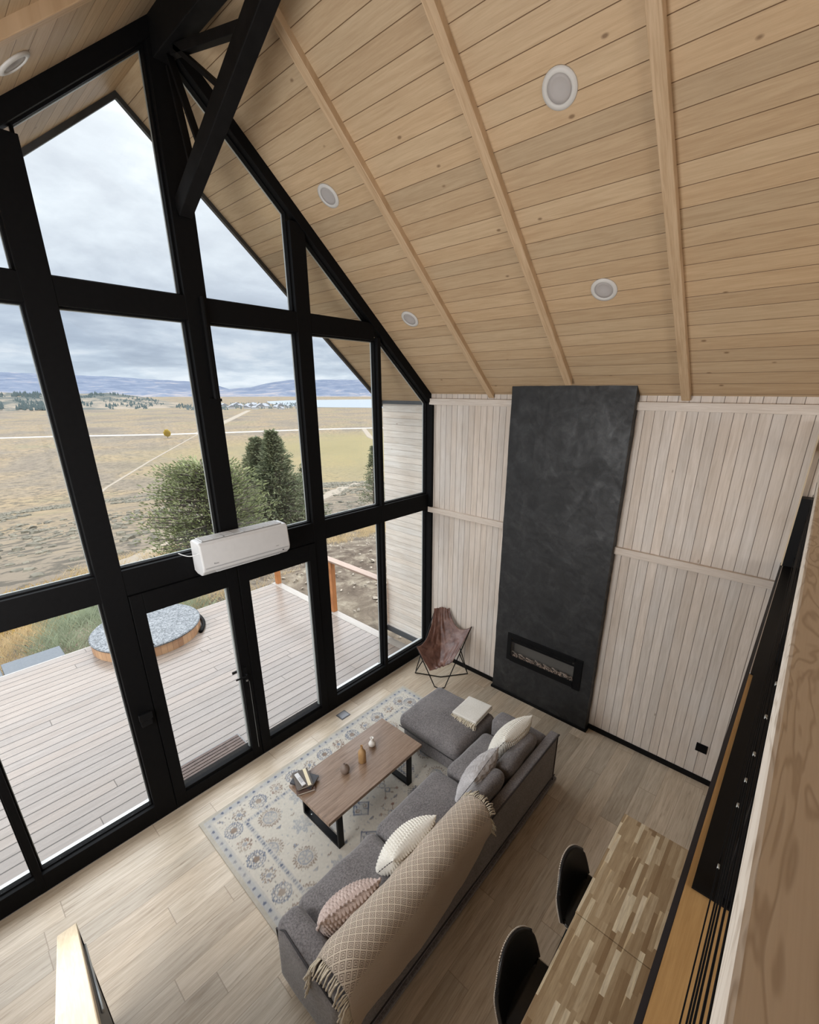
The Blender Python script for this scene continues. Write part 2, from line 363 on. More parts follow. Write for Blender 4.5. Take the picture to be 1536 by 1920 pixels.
# ------------------------------------------------------------------ glazed gable wall
GY0, GY1 = 0., .12
fr_ = MB()
def post(x0, x1, z0, z1, y0=GY0, y1=GY1): fr_.box(x0, x1, y0, y1, z0, z1)
post(-.008, .14, 0, 3.87); post(XL-.14, XL+.008, 0, 3.87)
post(-.946, -.895, 0, 4.6); post(XL+.93, XL+.98, 0, 4.6)
post(-2.011, -1.847, 0, 5.5); post(-4.093, -3.912, 0, 5.5)
post(-3.058, -2.879, 2.38, 6.4)
post(XL-.05, .05, -.001, .18, .003, .117); post(XL-.0, 0, 2.384, 2.611, .003, .117)
x2 = (3.862-4.6)/.846-.12
fr_.box(2*XR-x2, x2, .003, .117, 4.567, 4.745)
for s in (1, -1):
    q = lambda x: x if s > 0 else 2*XR-x
    fr_.prism([(q(.08), zi(.08)), (XR, zi(XR)), (XR, zc(XR)+.02), (q(.08), zc(.08)+.02)], GY0-.012, GY1-.006)
fr_.box(-.02, .03, -.062, .0, 0, 3.84)
fr_.box(XL-.03, XL+.02, -.062, .0, 0, 3.84)
struct('wall_front', fr_, black, bevel=.004)
# white outside sill strips below each lower pane
def inset(poly, d):
    n = len(poly); out = []
    cx = sum(p[0] for p in poly)/n; cz = sum(p[1] for p in poly)/n
    L = []
    for i in range(n):
        a = Vector(poly[i]); b_ = Vector(poly[(i+1) % n]); t = (b_-a).normalized(); nn = Vector((-t.y, t.x))
        if nn.dot(Vector((cx, cz))-a) < 0: nn = -nn
        L.append((a+nn*d, t))
    for i in range(n):
        p, t = L[i-1]; q_, u = L[i]
        den_ = t.x*u.y-t.y*u.x; k_ = ((q_.x-p.x)*u.y-(q_.y-p.y)*u.x)/den_
        out.append(tuple(p+t*k_))
    return out
def ring(mb, poly, d, y0, y1):
    inn = inset(poly, d); n = len(poly)
    vs = [(a, y0, b_) for a, b_ in poly]+[(a, y0, b_) for a, b_ in inn]+[(a, y1, b_) for a, b_ in poly]+[(a, y1, b_) for a, b_ in inn]
    fs = []
    for i in range(n):
        j = (i+1) % n
        fs += [(i, j, n+j, n+i), (2*n+i, 3*n+i, 3*n+j, 2*n+j), (i, 2*n+i, 2*n+j, j), (n+i, n+j, 3*n+j, 3*n+i)]
    mb.add(vs, fs); return inn
alu = plain('pale_glazing_bead', (.45, .47, .46), .35, .4)
wn = 0
def window(poly, bead=.012, sill=False):
    global wn; wn += 1
    e = MB(); inn = ring(e, poly, bead, .05, .1)
    o = struct('window_%d' % wn, e, black)
    MB().prism(inn, .060, .066).build('glass_pane', glass, o)
    m2 = MB(); ring(m2, inset(poly, -.0005), .016, .1, .115); m2.build('outer_bead', alu, o)
    if sill:
        x0 = min(p[0] for p in poly); x1 = max(p[0] for p in poly); z0 = min(p[1] for p in poly)
        MB().box(x0, x1, .12, .175, z0-.05, z0-.018).build('sill', plain('pale_sill_metal', (.6, .63, .66), .4), o)
    return o
for x0, x1 in ((XL+.008, XL+.93), (XL+.98, -4.093), (-1.847, -.946), (-.895, -.008)):
    window([(x0, .18), (x1, .18), (x1, 2.384), (x0, 2.384)], sill=True)
def topx(x0, x1, zb, zt):
    """opening between zb and zt, cut by the sloped gable frame"""
    P = [(x0, zb), (x1, zb)]
    a, b_ = zi(x1), zi(x0)
    xc = lambda z: (3.862-z)/.846
    if x0 >= XR:
        if a < zt: P.append((x1, a)) if a > zb+.02 else None
        else: P.append((x1, zt))
        if a < zt < b_ : P.append((xc(zt), zt))
        P.append((x0, min(zt, b_)))
        if a <= zb+.02: P[1] = (xc(zb), zb)
    return P
for (x0, x1, zb, zt) in ((-.895, -.008, 2.611, 4.567), (-1.847, -.946, 2.611, 4.567), (-2.879, -2.011, 2.611, 4.567),
                        (-2.879, -2.011, 4.745, 9.), (-1.847, -.946, 4.745, 9.)):
    P = topx(x0, x1, zb, zt); window(P)
    window([(2*XR-a, c_) for a, c_ in P][::-1])
# doors
dn = 0
for (x0, x1, hs) in ((-3.912, -2.960, 1), (-2.954, -2.011, -1)):
    dn += 1
    gx0, gx1 = (-3.806, -3.069) if hs > 0 else (-2.845, -2.106)
    e = MB(); y0, y1 = -.012, .075
    e.box(x0+.004, gx0, y0, y1, .03, 2.378).box(gx1, x1-.004, y0, y1, .03, 2.378).box(gx0, gx1, y0, y1, .03, .148).box(gx0, gx1, y0, y1, 2.182, 2.378)
    d = struct('door_%d' % dn, e, black, bevel=.004)
    MB().box(gx0-.01, gx1+.01, .03, .036, .14, 2.19).build('glass_pane', glass, d)
    b_ = MB(); ring(b_, [(gx0, .148), (gx1, .148), (gx1, 2.182), (gx0, 2.182)], .012, .036, .07); b_.build('glazing_bead', alu, d)
    if hs > 0:
        hb = MB().box(-3.045, -3.012, -.022, -.012, 1.05, 1.24)
        hb.tube([(-3.03, -.02, 1.16), (-3.03, -.065, 1.16), (-3.05, -.075, 1.162), (-3.16, -.07, 1.168)], .009, 10)
        hb.box(-3.12, -3.0, .09, .105, 1.14, 1.165)
        hb.build('door_handle', blacksteel, d, smooth=False)
        MB().lathe([(.0, 0), (.012, 0), (.012, .012), (0, .012)], 14, (-3.028, -.03, 1.075)).build('keyhole', plain('dull_steel', (.4, .4, .4), .3, .8), d)
        MB().box(-3.0, -2.998, -.0140, -.012, .15, 1.05).build('edge_strip', alu, d)
# black camera-like latch box at post A
la = MB().box(-4.045, -3.955, -.055, -.0, 1.13, 1.25).box(-4.055, -3.945, -.07, -.05, 1.2, 1.27)
la.build('wall_box', blacksteel, None, bevel=.006, label='small black box fixed to the wide post left of the glass door', cat='switch box')
# pipe sleeve on the centre post
MB().tube([(-2.93, -.02, 4.75), (-2.93, -.02, 3.95)], .022, 12).box(-2.985, -2.885, -.035, 0, 3.93, 3.955).build('pipe_cover', black, None, smooth=False, label='black pipe cover running down the centre post of the window wall', cat='pipe')

# ------------------------------------------------------------------ black roof truss
tr_ = empty('roof_truss', (XR, -.1, 5.3), 'black timber truss with diagonal brace under the ridge beam', 'truss')
def bar(mb, a, b_, wx, h):
    """bar from a to b (y,z) in plane x=XR, width wx in x, depth h"""
    a = Vector((a[0], a[1])); b_ = Vector((b_[0], b_[1])); t = (b_-a).normalized(); n = Vector((-t.y, t.x))*h/2
    mb.prism([tuple(a+n), tuple(b_+n), tuple(b_-n), tuple(a-n)], XR-wx/2, XR+wx/2, 'x'); return mb
bar(MB(), (-.0, 5.34), (-1.95, 6.33), .10, .125).build('brace', blackwood, tr_, bevel=.006)
MB().box(XR-.06, XR+.06, -9, -.0, 6.215, 6.46).build('ridge_beam', blackwood, tr_, bevel=.006)
for a, b_, h in (((-.2, 6.2), (-1.13, 5.97), .055), ((-.25, 6.2), (-.80, 5.80), .03), ((-.13, 6.2), (-.42, 5.6), .025), ((-.11, 6.15), (-.26, 5.51), .022)):
    bar(MB(), a, b_, .05, h).build('strut', blackwood, tr_, bevel=.003)

# ------------------------------------------------------------------ recessed ceiling lights
def ceil_frame(x, y):
    s = -1 if x > XR else 1
    n = Vector((-SL if x > XR else SL, 0, -1)).normalized()   # into the room
    t = Vector((0, 1, 0)); u = t.cross(n)
    Mx = Matrix((t, u, n)).transposed().to_4x4(); Mx.translation = Vector((x, y, zc(x))); return Mx
LIGHTS = [(-1.927, -2.558, 'round white recessed light high up between the second and third rafters'),
          (-.921, -2.551, 'round white recessed light low down between the second and third rafters'),
          (-1.91, -.457, 'round white recessed light high up next to the sloping window frame'),
          (-.901, -.472, 'small looking round white recessed light low down next to the window frame'),
          (-3.954, -.43, 'round white recessed light on the left ceiling slope')]
for x, y, lab in LIGHTS:
    Mx = ceil_frame(x, y); e = empty('ceiling_light', tuple(Mx.translation), lab, 'ceiling light', 'recessed ceiling lights')
    def lathe_m(prof, n=32):
        mb = MB(); mb.lathe(prof, n); mb.v = [tuple(Mx @ Vector(v)) for v in mb.v]; return mb
    lathe_m([(.070, -.003), (.070, .010), (.078, .014), (.100, .008), (.102, 0), (.07, -.003)]).build('trim_ring', offwhite, e, smooth=True)
    lathe_m([(.0, .004), (.05, .006), (.070, .008), (.071, -.002), (0, -.002)]).build('diffuser', lampglass, e, smooth=True)

# ------------------------------------------------------------------ fireplace
fp = empty('fireplace', (-.035, -1.98, 0), 'tall black plastered fireplace column with a long electric fire', 'fireplace')
def wob(y, z, a=.006): return a*noise.noise(Vector((y*4, z*4, 1.3)))+a*.5*noise.noise(Vector((y*13, z*13, 4)))
F0, F1, FX = -2.66, -1.31, -.09
ch = MB()
hy0, hy1, hz0, hz1 = -2.44, -1.553, .62, .915   # hole
ztop = zc(FX)+.02
def face(y0, y1, z0, z1, ny, nz):
    ch.grid(lambda u, v: (FX+wob(y0+(y1-y0)*u, z0+(z1-z0)*v), y0+(y1-y0)*u, z0+(z1-z0)*v), ny, nz)
face(F0, hy0, 0, ztop, 6, 80); face(hy1, F1, 0, ztop, 6, 80); face(hy0, hy1, 0, hz0, 20, 14); face(hy0, hy1, hz1, ztop, 20, 66)
ch.grid(lambda u, v: (FX+(.02-FX)*u+wob(v*4, 2)*u*(1-u), F0+wob(v*4, 9)*1.2, ztop*v), 6, 60)
ch.grid(lambda u, v: (FX+(.02-FX)*u, F1+wob(v*4, 5)*1.2, ztop*v), 6, 60)
ch.box(FX+.004, .02, F0+.002, F1-.002, ztop-.02, ztop)
ch.build('chimney_breast', plaster, fp, smooth=False)
MB().box(FX-.016, .0, F0-.02, F1+.02, 0, .035).build('base_trim', blackwood, fp, bevel=.003)
fm = MB(); fm.box(FX-.012, FX+.0, -2.53, hy0+.01, .535, .965).box(FX-.012, FX, hy1-.005, -1.50, .56, .965).box(FX-.012, FX, hy0, hy1, .55, hz0+.01).box(FX-.012, FX, hy0, hy1, hz1-.0, .965)
fm.box(FX-.03, .018, -2.53, hy0, .9, .97) if 0 else None
ff = fm.build('fire_frame', blacksteel, fp, bevel=.002)
sur = MB().box(FX, .019, hy0, hy1, hz0-.012, hz0).box(FX, .019, hy0, hy1, hz1-.002, hz1).box(FX, .019, hy0-.01, hy0, hz0, hz1).box(FX, .019, hy1, hy1+.01, hz0, hz1).box(.01, .0195, hy0, hy1, hz0, hz1)
sur.build('firebox', plain('dark_brown_firebox', (.12, .105, .095), .6), fp)
vt = MB()
for y0, y1 in ((-2.40, -2.16), (-2.10, -1.86), (-1.80, -1.58)): vt.box(FX-.003, FX+.006, y0, y1, .875, .905)
vt.box(FX-.008, FX+.0, hy0, hy1, .905, hz1).box(FX-.008, FX, hy0, hy1, .845, .872)
for y in (-2.13, -1.83): vt.box(FX-.008, FX, y-.03, y+.03, .87, .91)
vt.build('vent_bar', blacksteel, ff)
em = MB()
for i in range(190):
    y = random.uniform(hy0+.02, hy1-.02); x = random.uniform(FX+.01, -.005); r = random.uniform(.006, .014)
    Mx = Matrix.Translation((x, y, hz0+r*.6)) @ Matrix.Rotation(random.random()*6, 4, 'Z') @ Matrix.Rotation(random.random()*3, 4, 'X') @ Matrix.Diagonal((r, r*1.3, r*.8, 1))
    em.add([(0, 0, 1), (1, 0, 0), (0, 1, 0), (-1, 0, 0), (0, -1, 0), (0, 0, -1)], [(0, 1, 2), (0, 2, 3), (0, 3, 4), (0, 4, 1), (5, 2, 1), (5, 3, 2), (5, 4, 3), (5, 1, 4)], Mx)
em.build('ember_stones', plain('ember_bed', (.36, .26, .21), .6, 0, .5, 60), fp, kind='stuff')
for i in range(7):
    y = hy0+.08+i*.12; p = [(FX+.02+.03*random.random(), y+j*.035, hz0+.022+.012*random.random()+.008*j) for j in range(4)]
    MB().tube(p, .007, 7).build('log', plain('grey_log_%d' % i, (.30, .23, .19), .8, 0, .3), fp, smooth=True)
MB().box(FX-.002, FX+.002, hy0, hy1, hz0, .875).build('fire_glass', glass, fp)

# outlet on the side wall
e = MB().box(.006, .02, -3.895, -3.79, .368, .466).build('wall_outlet', black, None, bevel=.003, label='square black outlet plate low on the whitewashed side wall', cat='outlet')
MB().box(.0045, .007, -3.872, -3.813, .39, .444).build('socket', black, e)

# ------------------------------------------------------------------ air conditioner
ac = empty('air_conditioner', (-2.9, -.1, 2.6), 'white split air conditioner mounted across the black window beam', 'air conditioner')
AX0, AX1 = -3.35, -2.46
prof = [(-.002, 2.45), (-.002, 2.735), (-.03, 2.75), (-.17, 2.745), (-.195, 2.725), (-.215, 2.52), (-.205, 2.48), (-.15, 2.43), (-.06, 2.43)]
MB().prism(prof, AX0, AX1, 'x').build('body', white_plastic, ac, bevel=.012)
g = MB()
MB().box(AX0+.05, AX1-.05, -.160, -.03, 2.748, 2.7515).build('grille_recess', plain('shaded_coil_grey', (.36, .36, .37), .6), ac)
for k_ in range(7):
    y = -.158+k_*.0205; g.box(AX0+.05, AX1-.05, y, y+.007, 2.752, 2.757)
for k_ in range(9):
    x = AX0+.05+k_*(AX1-AX0-.1)/8; wd = .012 if k_ % 2 == 0 else .005; g.box(x-wd/2, x+wd/2, -.158, -.03, 2.7505, 2.757)
g.build('grille', white_plastic, ac)
MB().add([(AX0+.02, -.2162, 2.508), (AX1-.02, -.2162, 2.508), (AX1-.02, -.2168, 2.512), (AX0+.02, -.2168, 2.512)], [(0, 1, 2, 3)]).build('flap_line', midgrey, ac)
fl_ = MB().box(AX0+.12, AX1-.12, -.2, -.15, 2.452, 2.458); fl_.build('air_flap', plain('pale_grey_flap', (.6, .6, .6), .4), ac)
for (x, z, t, sz) in ((AX0+.13, 2.535, 'Rovs', .022), (AX1-.13, 2.545, 'inverter', .010)):
    cu = bpy.data.curves.new('logo', 'FONT'); cu.body = t; cu.size = sz; cu.extrude = .0004; o_ = bpy.data.objects.new('logo', cu); COL.objects.link(o_)
    o_.parent = ac; yy = -.2155-.02*(z-2.52)/(-.205) ; o_.location = Vector((x-.03, -.2163+(z-2.52)*.0976, z))-Vector((-2.9, -.1, 2.6)); o_.rotation_euler = (radians(90-5.6), 0, 0); cu.materials.append(midgrey); bpy.context.view_layer.update()
    me_ = bpy.data.meshes.new_from_object(o_); om = bpy.data.objects.new('logo', me_); COL.objects.link(om); om.parent = ac; om.location = o_.location; om.rotation_euler = o_.rotation_euler; bpy.data.objects.remove(o_); WT[om.name] = Vector((0, 0, 0))
MB().box(AX1-.09, AX1-.075, -.212, -.205, 2.485, 2.492).build('indicator', black, ac)
cpts = [(AX0-.12+.13*t, -.03-.14*t, 2.655-.028*sin(pi*t)+.0*t) for t in [i/10 for i in range(11)]]
MB().tube(cpts, .004, 8).build('power_cord', white_plastic, None, smooth=True, label='thin white cord looping beside the air conditioner end', cat='cord')
# ------------------------------------------------------------------ rug (woven pattern held per knot in a colour layer)
RX0, RX1, RY0, RY1 = -3.85, -.95, -2.45, -.345
def rug_color(x, y):
    W, H = RX1-RX0, RY1-RY0; d = min(x, W-x, y, H-y)
    cream = (.58, .54, .47); blue = (.12, .14, .20); mid = (.25, .27, .31); taupe = (.25, .19, .15); dark = (.10, .10, .12); rust = (.26, .14, .11)
    n = noise.noise(Vector((x*9, y*9, 0))); n2 = noise.noise(Vector((x*45, y*45, 3)))
    c = cream; f = 0.
    if d < .035: c = (.44, .405, .34); f = 0
    else:
        # coordinate along the nearest edge
        s = x if (d == y or d == H-y) else y
        t = d
        def blend(a, b_, k_): return tuple(a[i]+(b_[i]-a[i])*k_ for i in range(3))
        if t < .085:
            c = blend(cream, (.33, .35, .38), .65)
            u = (s % .085)-.0425; v = t-.06
            if hypot(u, v) < .014: c = blue
        elif t < .10: c = blend(cream, mid, .3)
        elif t < .30:
            # busy border: repeated palmettes
            q_ = int(s//.21); u = (s % .21)-.105; v = t-.20; r = hypot(u, v); th = atan2(v, u)
            if q_ % 2 == 0:
                g_ = (abs(((u*1.0) % .034)-.017) < .005) != (abs(((v) % .034)-.017) < .005)
                if r < .088 and g_: c = blue if r > .05 else mid
                if r < .03: c = taupe
                if abs(r-.078) < .006: c = mid
            else:
                if abs(r-.05-.012*sin(th*8)) < .007: c = taupe
                elif r < .022: c = mid
                elif r < .075 and noise.noise(Vector((u*60, v*60, q_))) > .25: c = mid if q_ % 4 == 1 else rust
            if noise.noise(Vector((s*55, t*55, 7))) > .42: c = blend(c, taupe if n > 0 else dark, .7)
        elif t < .345:
            c = blend(cream, (.36, .37, .39), .45)
            u = (s % .10)-.05; v = t-.322
            if hypot(u, v) < .014: c = blue
            if abs(abs(u)-.03) < .006 and abs(v) < .012: c = mid
        else:
            # field: staggered rows of motifs
            gx, gy = .335, .30; row = int((y-.3)//gy); xx = x-.34+(row % 2)*gx/2; q_ = int(xx//gx)
            u = (xx % gx)-gx/2; v = ((y-.3) % gy)-gy/2; r = hypot(u, v); th = atan2(v, u); k_ = (q_*3+row*5) % 5
            if k_ == 0:   # serrated medallion
                e_ = .095+.012*sin(th*22)
                if abs(r-e_) < .007: c = taupe
                elif abs(r-.062) < .006: c = mid
                elif r < .05 and (abs(sin(th*3)) > .6): c = blend(cream, mid, .7)
                elif r < e_: c = blend(cream, taupe, .25)
            elif k_ == 1:  # diamond with waves
                dm = abs(u)*1.05+abs(v)
                if abs(dm-.105) < .010: c = blue
                elif dm < .10 and abs(abs(u)-.03-.012*sin(v*90)) < .007: c = blue
                elif dm < .10: c = blend(cream, mid, .45)
                if abs(hypot(abs(u)-.045, v)-.016) < .006: c = taupe
            elif k_ == 2:  # flower block
                if r < .10 and (sin(u*165)*sin(v*165) > .25): c = dark if r > .045 else taupe
                elif r < .10 and abs(max(abs(u), abs(v))-.055) < .006: c = mid
            elif k_ == 3:  # blue leaf
                e_ = .085+.02*sin(th*7+1)
                if r < e_: c = blend(cream, (.24, .27, .32), .65 if noise.noise(Vector((u*70, v*70, 5))) > -.1 else .25)
                if r < .018: c = cream
            else:         # branching arrows
                if abs(u-.02*sin(v*40)) < .006 and abs(v) < .11: c = taupe
                if abs(abs(u)-abs(v)*.8) < .005 and r < .12: c = taupe
                if abs(hypot(u, v-.035)-.03) < .006 or abs(hypot(u, v+.04)-.026) < .006: c = mid
                if hypot(abs(u)-.085, abs(v)-.10) < .016: c = rust
            sx = ((xx+gx/2) % gx)-gx/2; sy = (((y-.3)+gy/2) % gy)-gy/2
            if abs(abs(sx)-abs(sy)) < .007 and hypot(sx, sy) < .028: c = taupe
            if (abs(sx) < .006 or abs(sy) < .006) and hypot(sx, sy) < .03 and row % 2: c = mid
            if noise.noise(Vector((x*38, y*38, 2))) > .5: c = blend(c, mid, .6)
    # worn and faded
    fade = min(.7, max(0., .10+.55*n))
    c = tuple(c[i]+(cream[i]-c[i])*fade for i in range(3)); k_ = 1+.10*n2
    return tuple(max(0, a*k_) for a in c)
st = .0095; nx = int((RX1-RX0)/st)+1; ny = int((RY1-RY0)/st)+1
rv = []; rc = []
for i in range(nx):
    for j in range(ny):
        x = (RX1-RX0)*i/(nx-1); y = (RY1-RY0)*j/(ny-1); rv.append((RX0+x, RY0+y, .011)); rc += [*rug_color(x, y), 1.]
rf = [(i*ny+j, (i+1)*ny+j, (i+1)*ny+j+1, i*ny+j+1) for i in range(nx-1) for j in range(ny-1)]
mb = MB(); mb.v = rv; mb.f = rf; mb.mi = [0]*len(rf)
n0 = len(rv); peri = [i*ny for i in range(nx)]+[(nx-1)*ny+j for j in range(1, ny)]+[i*ny+ny-1 for i in range(nx-2, -1, -1)]+[j for j in range(ny-2, 0, -1)]
mb.v = rv+[(rv[i][0], rv[i][1], .001) for i in peri]
mb.f += [(peri[a], n0+a, n0+(a+1) % len(peri), peri[(a+1) % len(peri)]) for a in range(len(peri))]; mb.mi = [0]*len(mb.f)
m, nt, b, o = newmat('woven_rug_pile'); at_ = nt.node('ShaderNodeVertexColor', {'layer_name': 'weave'})
nz = nt.noise(nt.tc(), 420., 2, .7); cc = nt.mix(nt.mrange(nz, .35, .65, .0, .22), at_.outputs[0], (.20, .19, .17))
nt.put(b.inputs['Base Color'], cc); b.inputs['Roughness'].default_value = .95; b.inputs['Specular IOR Level'].default_value = .2; bump(nt, b, nz, .5, .004)
rug = mb.build('area_rug', m, None, label='faded cream and blue patterned area rug under the coffee table', cat='rug')
ca = rug.data.color_attributes.new('weave', 'FLOAT_COLOR', 'POINT')
buf = rc+[.44, .405, .34, 1.]*len(peri)
if len(ca.data)*4 == len(buf): ca.data.foreach_set('color', buf)

# floor socket box
fb = MB().box(-1.98, -1.838, -.245, -.115, 0, .006).build('floor_box', grey_plastic, None, bevel=.002, label='square grey floor outlet box between the window and the rug', cat='floor outlet')
MB().box(-1.965, -1.853, -.232, -.128, .006, .009).build('lid', plain('brushed_grey_lid', (.15, .15, .16), .35, .3), fb)

# ------------------------------------------------------------------ coffee table
ct = empty('coffee_table', (-2.59, -1.29, 0), 'walnut topped coffee table on black steel loop legs', 'coffee table')
MB().box(-3.2, -1.965, -1.60, -.985, .415, .45).build('tabletop', walnut, ct, bevel=.002)
for x in (-3.06, -2.13):
    l = MB(); w_ = .03
    l.box(x-w_, x+w_, -1.575, -1.55, .012, .415).box(x-w_, x+w_, -1.03, -1.005, .012, .415).box(x-w_, x+w_, -1.55, -1.03, .012, .037).box(x-w_, x+w_, -1.55, -1.03, .39, .415)
    l.build('leg', blacksteel, ct, bevel=.002)
MB().lathe([(0, 0), (.006, 0), (.006, .003), (0, .003)], 10, (-3.06, -1.1, .037)).build('screw', alu, ct)

def vase(name, prof, c, mat, label, cat='vase'):
    o = MB().lathe(prof, 36, c).build(name, mat, None, smooth=True, label=label, cat=cat, group='vases on the coffee table'); return o
vz = .4505
vase('vase', [(.0, 0), (.022, 0), (.036, .012), (.046, .035), (.045, .06), (.034, .082), (.017, .096), (.013, .102), (.013, .112), (.010, .112), (.009, .1), (.0, .098)], (-2.747, -1.275, vz), plain('taupe_ceramic', (.20, .15, .12), .55, 0, .05), 'small round taupe vase nearest the books on the table')
vase('vase', [(0, 0), (.036, 0), (.040, .006), (.040, .11), (.036, .132), (.020, .152), (.014, .162), (.013, .196), (.016, .2), (.011, .2), (.009, .16), (0, .155)], (-2.54, -1.295, vz), plain('mustard_ceramic', (.42, .25, .11), .45, 0, .05), 'tall ochre bottle vase in the middle of the coffee table')
vase('vase', [(0, 0), (.022, 0), (.036, .014), (.039, .034), (.030, .054), (.016, .066), (.014, .095), (.020, .106), (.014, .106), (.010, .09), (0, .06)], (-2.33, -1.215, vz), plain('white_ceramic', (.78, .76, .72), .35, 0, .03), 'small white vase with a thin neck and flared lip')
# books
def book(cx, cy, z, wx, wy, h, rot, cover, label):
    Mx = Matrix.Translation((cx, cy, z)) @ Matrix.Rotation(radians(rot), 4, 'Z')
    c = MB().box(-wx/2, wx/2, -wy/2, wy/2, 0, .003, Mx).box(-wx/2, wx/2, -wy/2, wy/2, h-.003, h, Mx).box(-wx/2, -wx/2+.004, -wy/2, wy/2, .003, h-.003, Mx)
    o = c.build('book', cover, None, label=label, cat='book', group='books stacked on the coffee table')
    MB().box(-wx/2+.004, wx/2-.005, -wy/2+.004, wy/2-.004, .003, h-.003, Mx).build('pages', plain('cream_pages', (.66, .60, .50), .8), o); return o, Mx
bk1 = plain('brown_book_cover', (.12, .075, .06), .5); bk2 = plain('charcoal_book_cover', (.035, .035, .042), .5); bk3 = plain('olive_brown_cover', (.085, .065, .05), .5); 
book(-3.095, -1.085, .4505, .17, .235, .022, -25, bk1, 'brown book at the bottom of the stack on the table corner')
book(-3.08, -1.075, .473, .155, .225, .020, 25, bk2, 'charcoal book in the middle of the stack, corners sticking out')
bo, Mb = book(-3.10, -1.07, .4935, .15, .215, .018, -20, bk3, 'dark olive book with cream stripe on top of the stack')
MB().box(.028, .058, -.1075, .1075, .018, .0186, Mb).build('stripe', plain('cream_stripe', (.75, .66, .46), .6), bo)
Mr = Matrix.Translation((-3.125, -1.07, .5126)) @ Matrix.Rotation(radians(-8), 4, 'Z')
rm = MB().box(-.02, .02, -.085, .085, 0, .013, Mr).build('remote_control', white_plastic, None, bevel=.004, label='white remote control lying on the top book', cat='remote control')
for i in range(3):
    for j in range(4):
        MB().box(-.013+i*.010, -.0065+i*.010, -.045+j*.018, -.036+j*.018, .013, .0145, Mr).build('button', midgrey, rm)

# ------------------------------------------------------------------ sofa
def softbox(mb, x0, x1, y0, y1, z0, z1, r=.05, dome=.03, n=18, wobble=.006, seed=0, fx=None):
    c = Vector(((x0+x1)/2, (y0+y1)/2, (z0+z1)/2)); hs = Vector(((x1-x0)/2, (y1-y0)/2, (z1-z0)/2)); r = min(r, *[h*.98 for h in hs])
    def P(a, b_, s, k_):
        q_ = [0, 0, 0]; q_[k_] = s; q_[(k_+1) % 3] = a; q_[(k_+2) % 3] = b_
        p = Vector((q_[0]*hs.x, q_[1]*hs.y, q_[2]*hs.z)); i_ = Vector([max(-(hs[t]-r), min(hs[t]-r, p[t])) for t in range(3)])
        d = p-i_; d = d.normalized()*r if d.length > 1e-9 else d
        p = i_+d
        u, v = p.x/hs.x, p.y/hs.y
        if p.z > 0: p.z += dome*max(0, 1-u*u)**.7*max(0, 1-v*v)**.7*(p.z/hs.z)
        pw = c+p; nn = noise.noise_vector(pw*4+Vector((seed, 0, 0)))*wobble; pw = pw+nn
        return fx(pw) if fx else pw
    def sp(t):   # denser near the edges
        t = t*2-1; return math.copysign(1-(1-abs(t))**1.6, t)
    for k_ in range(3):
        for s in (-1, 1): mb.grid(lambda u, v: P(sp(u), sp(v), s, k_), n, n)
    return mb
def weld(o, d=.0008):
    bm = bmesh.new(); bm.from_mesh(o.data); bmesh.ops.remove_doubles(bm, verts=bm.verts, dist=d); bmesh.ops.recalc_face_normals(bm, faces=bm.faces); bm.to_mesh(bm_ := o.data); bm.free()
    o.data.polygons.foreach_set('use_smooth', [True]*len(o.data.polygons)); return o
sofa = empty('sofa', (-2.5, -2.3, 0), 'long grey chenille sofa seen from above, back toward the bar', 'sofa')
weld(softbox(MB(), -3.88, -1.10, -2.62, -1.97, .07, .29, .03, 0, 22).build('base', chenille, sofa))
for i, (x0, x1) in enumerate(((-3.755, -2.945), (-2.945, -2.045), (-2.045, -1.285))):
    def fx(p, x0=x0, x1=x1):   # rounded front corners
        t = (p.y+2.0)/.12
        return p
    weld(softbox(MB(), x0+.008, x1-.008, -2.52, -1.88 if i < 2 else -1.95, .26, .43, .10, .05, 30, .014, i*7.).build('seat_cushion', chenille, sofa))
# back panel and arms
weld(softbox(MB(), -3.95, -1.06, -2.71, -2.615, .05, .655, .018, 0, 26, .004).build('backrest', chenille, sofa))
MB().box(-3.95, -1.04, -2.735, -2.70, .03, .07).build('back_skirt', chenille, sofa, bevel=.006)
# welt lines on the back panel
wl = MB()
for x in (-1.10,): wl.tube([(x, -2.712, .06), (x, -2.713, .64)], .006, 6)
wl.tube([(-3.94, -2.712, .64), (-1.065, -2.712, .645)], .008, 6); wl.tube([(-3.94, -2.716, .12), (-1.065, -2.716, .115)], .006, 6)
wl.build('piping', plain('dark_grey_piping', (.05, .045, .047), .9), sofa, smooth=True)
weld(softbox(MB(), -1.30, -1.08, -2.62, -2.02, .07, .60, .06, .03, 20, .008, 3).build('armrest', chenille, sofa))
def armfx(p):
    t = max(0, min(1, (p.z-.05)/.55)); p.x -= .02*(1-t); return p
la_ = weld(softbox(MB(), -3.96, -3.755, -2.70, -1.985, .05, .58, .07, .05, 22, .008, 9, armfx).build('armrest', chenille, sofa))
MB().tube([(-3.945, -2.03, .13), (-3.945, -1.995, .5), (-3.94, -2.1, .585), (-3.955, -2.4, .585), (-3.955, -2.68, .575)], .007, 8).build('piping', plain('arm_piping', (.04, .036, .038), .9), la_, smooth=True)
for i, (x0, x1, z1) in enumerate(((-1.93, -1.30, .745), (-2.47, -1.95, .80), (-3.12, -2.50, .80), (-3.72, -3.13, .80))):
    def lean(p):
        p.y -= (p.z-.45)*.28; return p
    weld(softbox(MB(), x0, x1, -2.55, -2.37, .44, z1, .09, .02, 20, .012, 20+i*5., lean).build('back_cushion', chenille, sofa))
ot = empty('ottoman', (-1.4, -1.5, 0), 'grey chenille ottoman at the end of the sofa, domed top', 'ottoman')
weld(softbox(MB(), -1.74, -1.04, -1.93, -1.10, .05, .28, .04, 0, 20, .006, 4).build('base', chenille, ot))
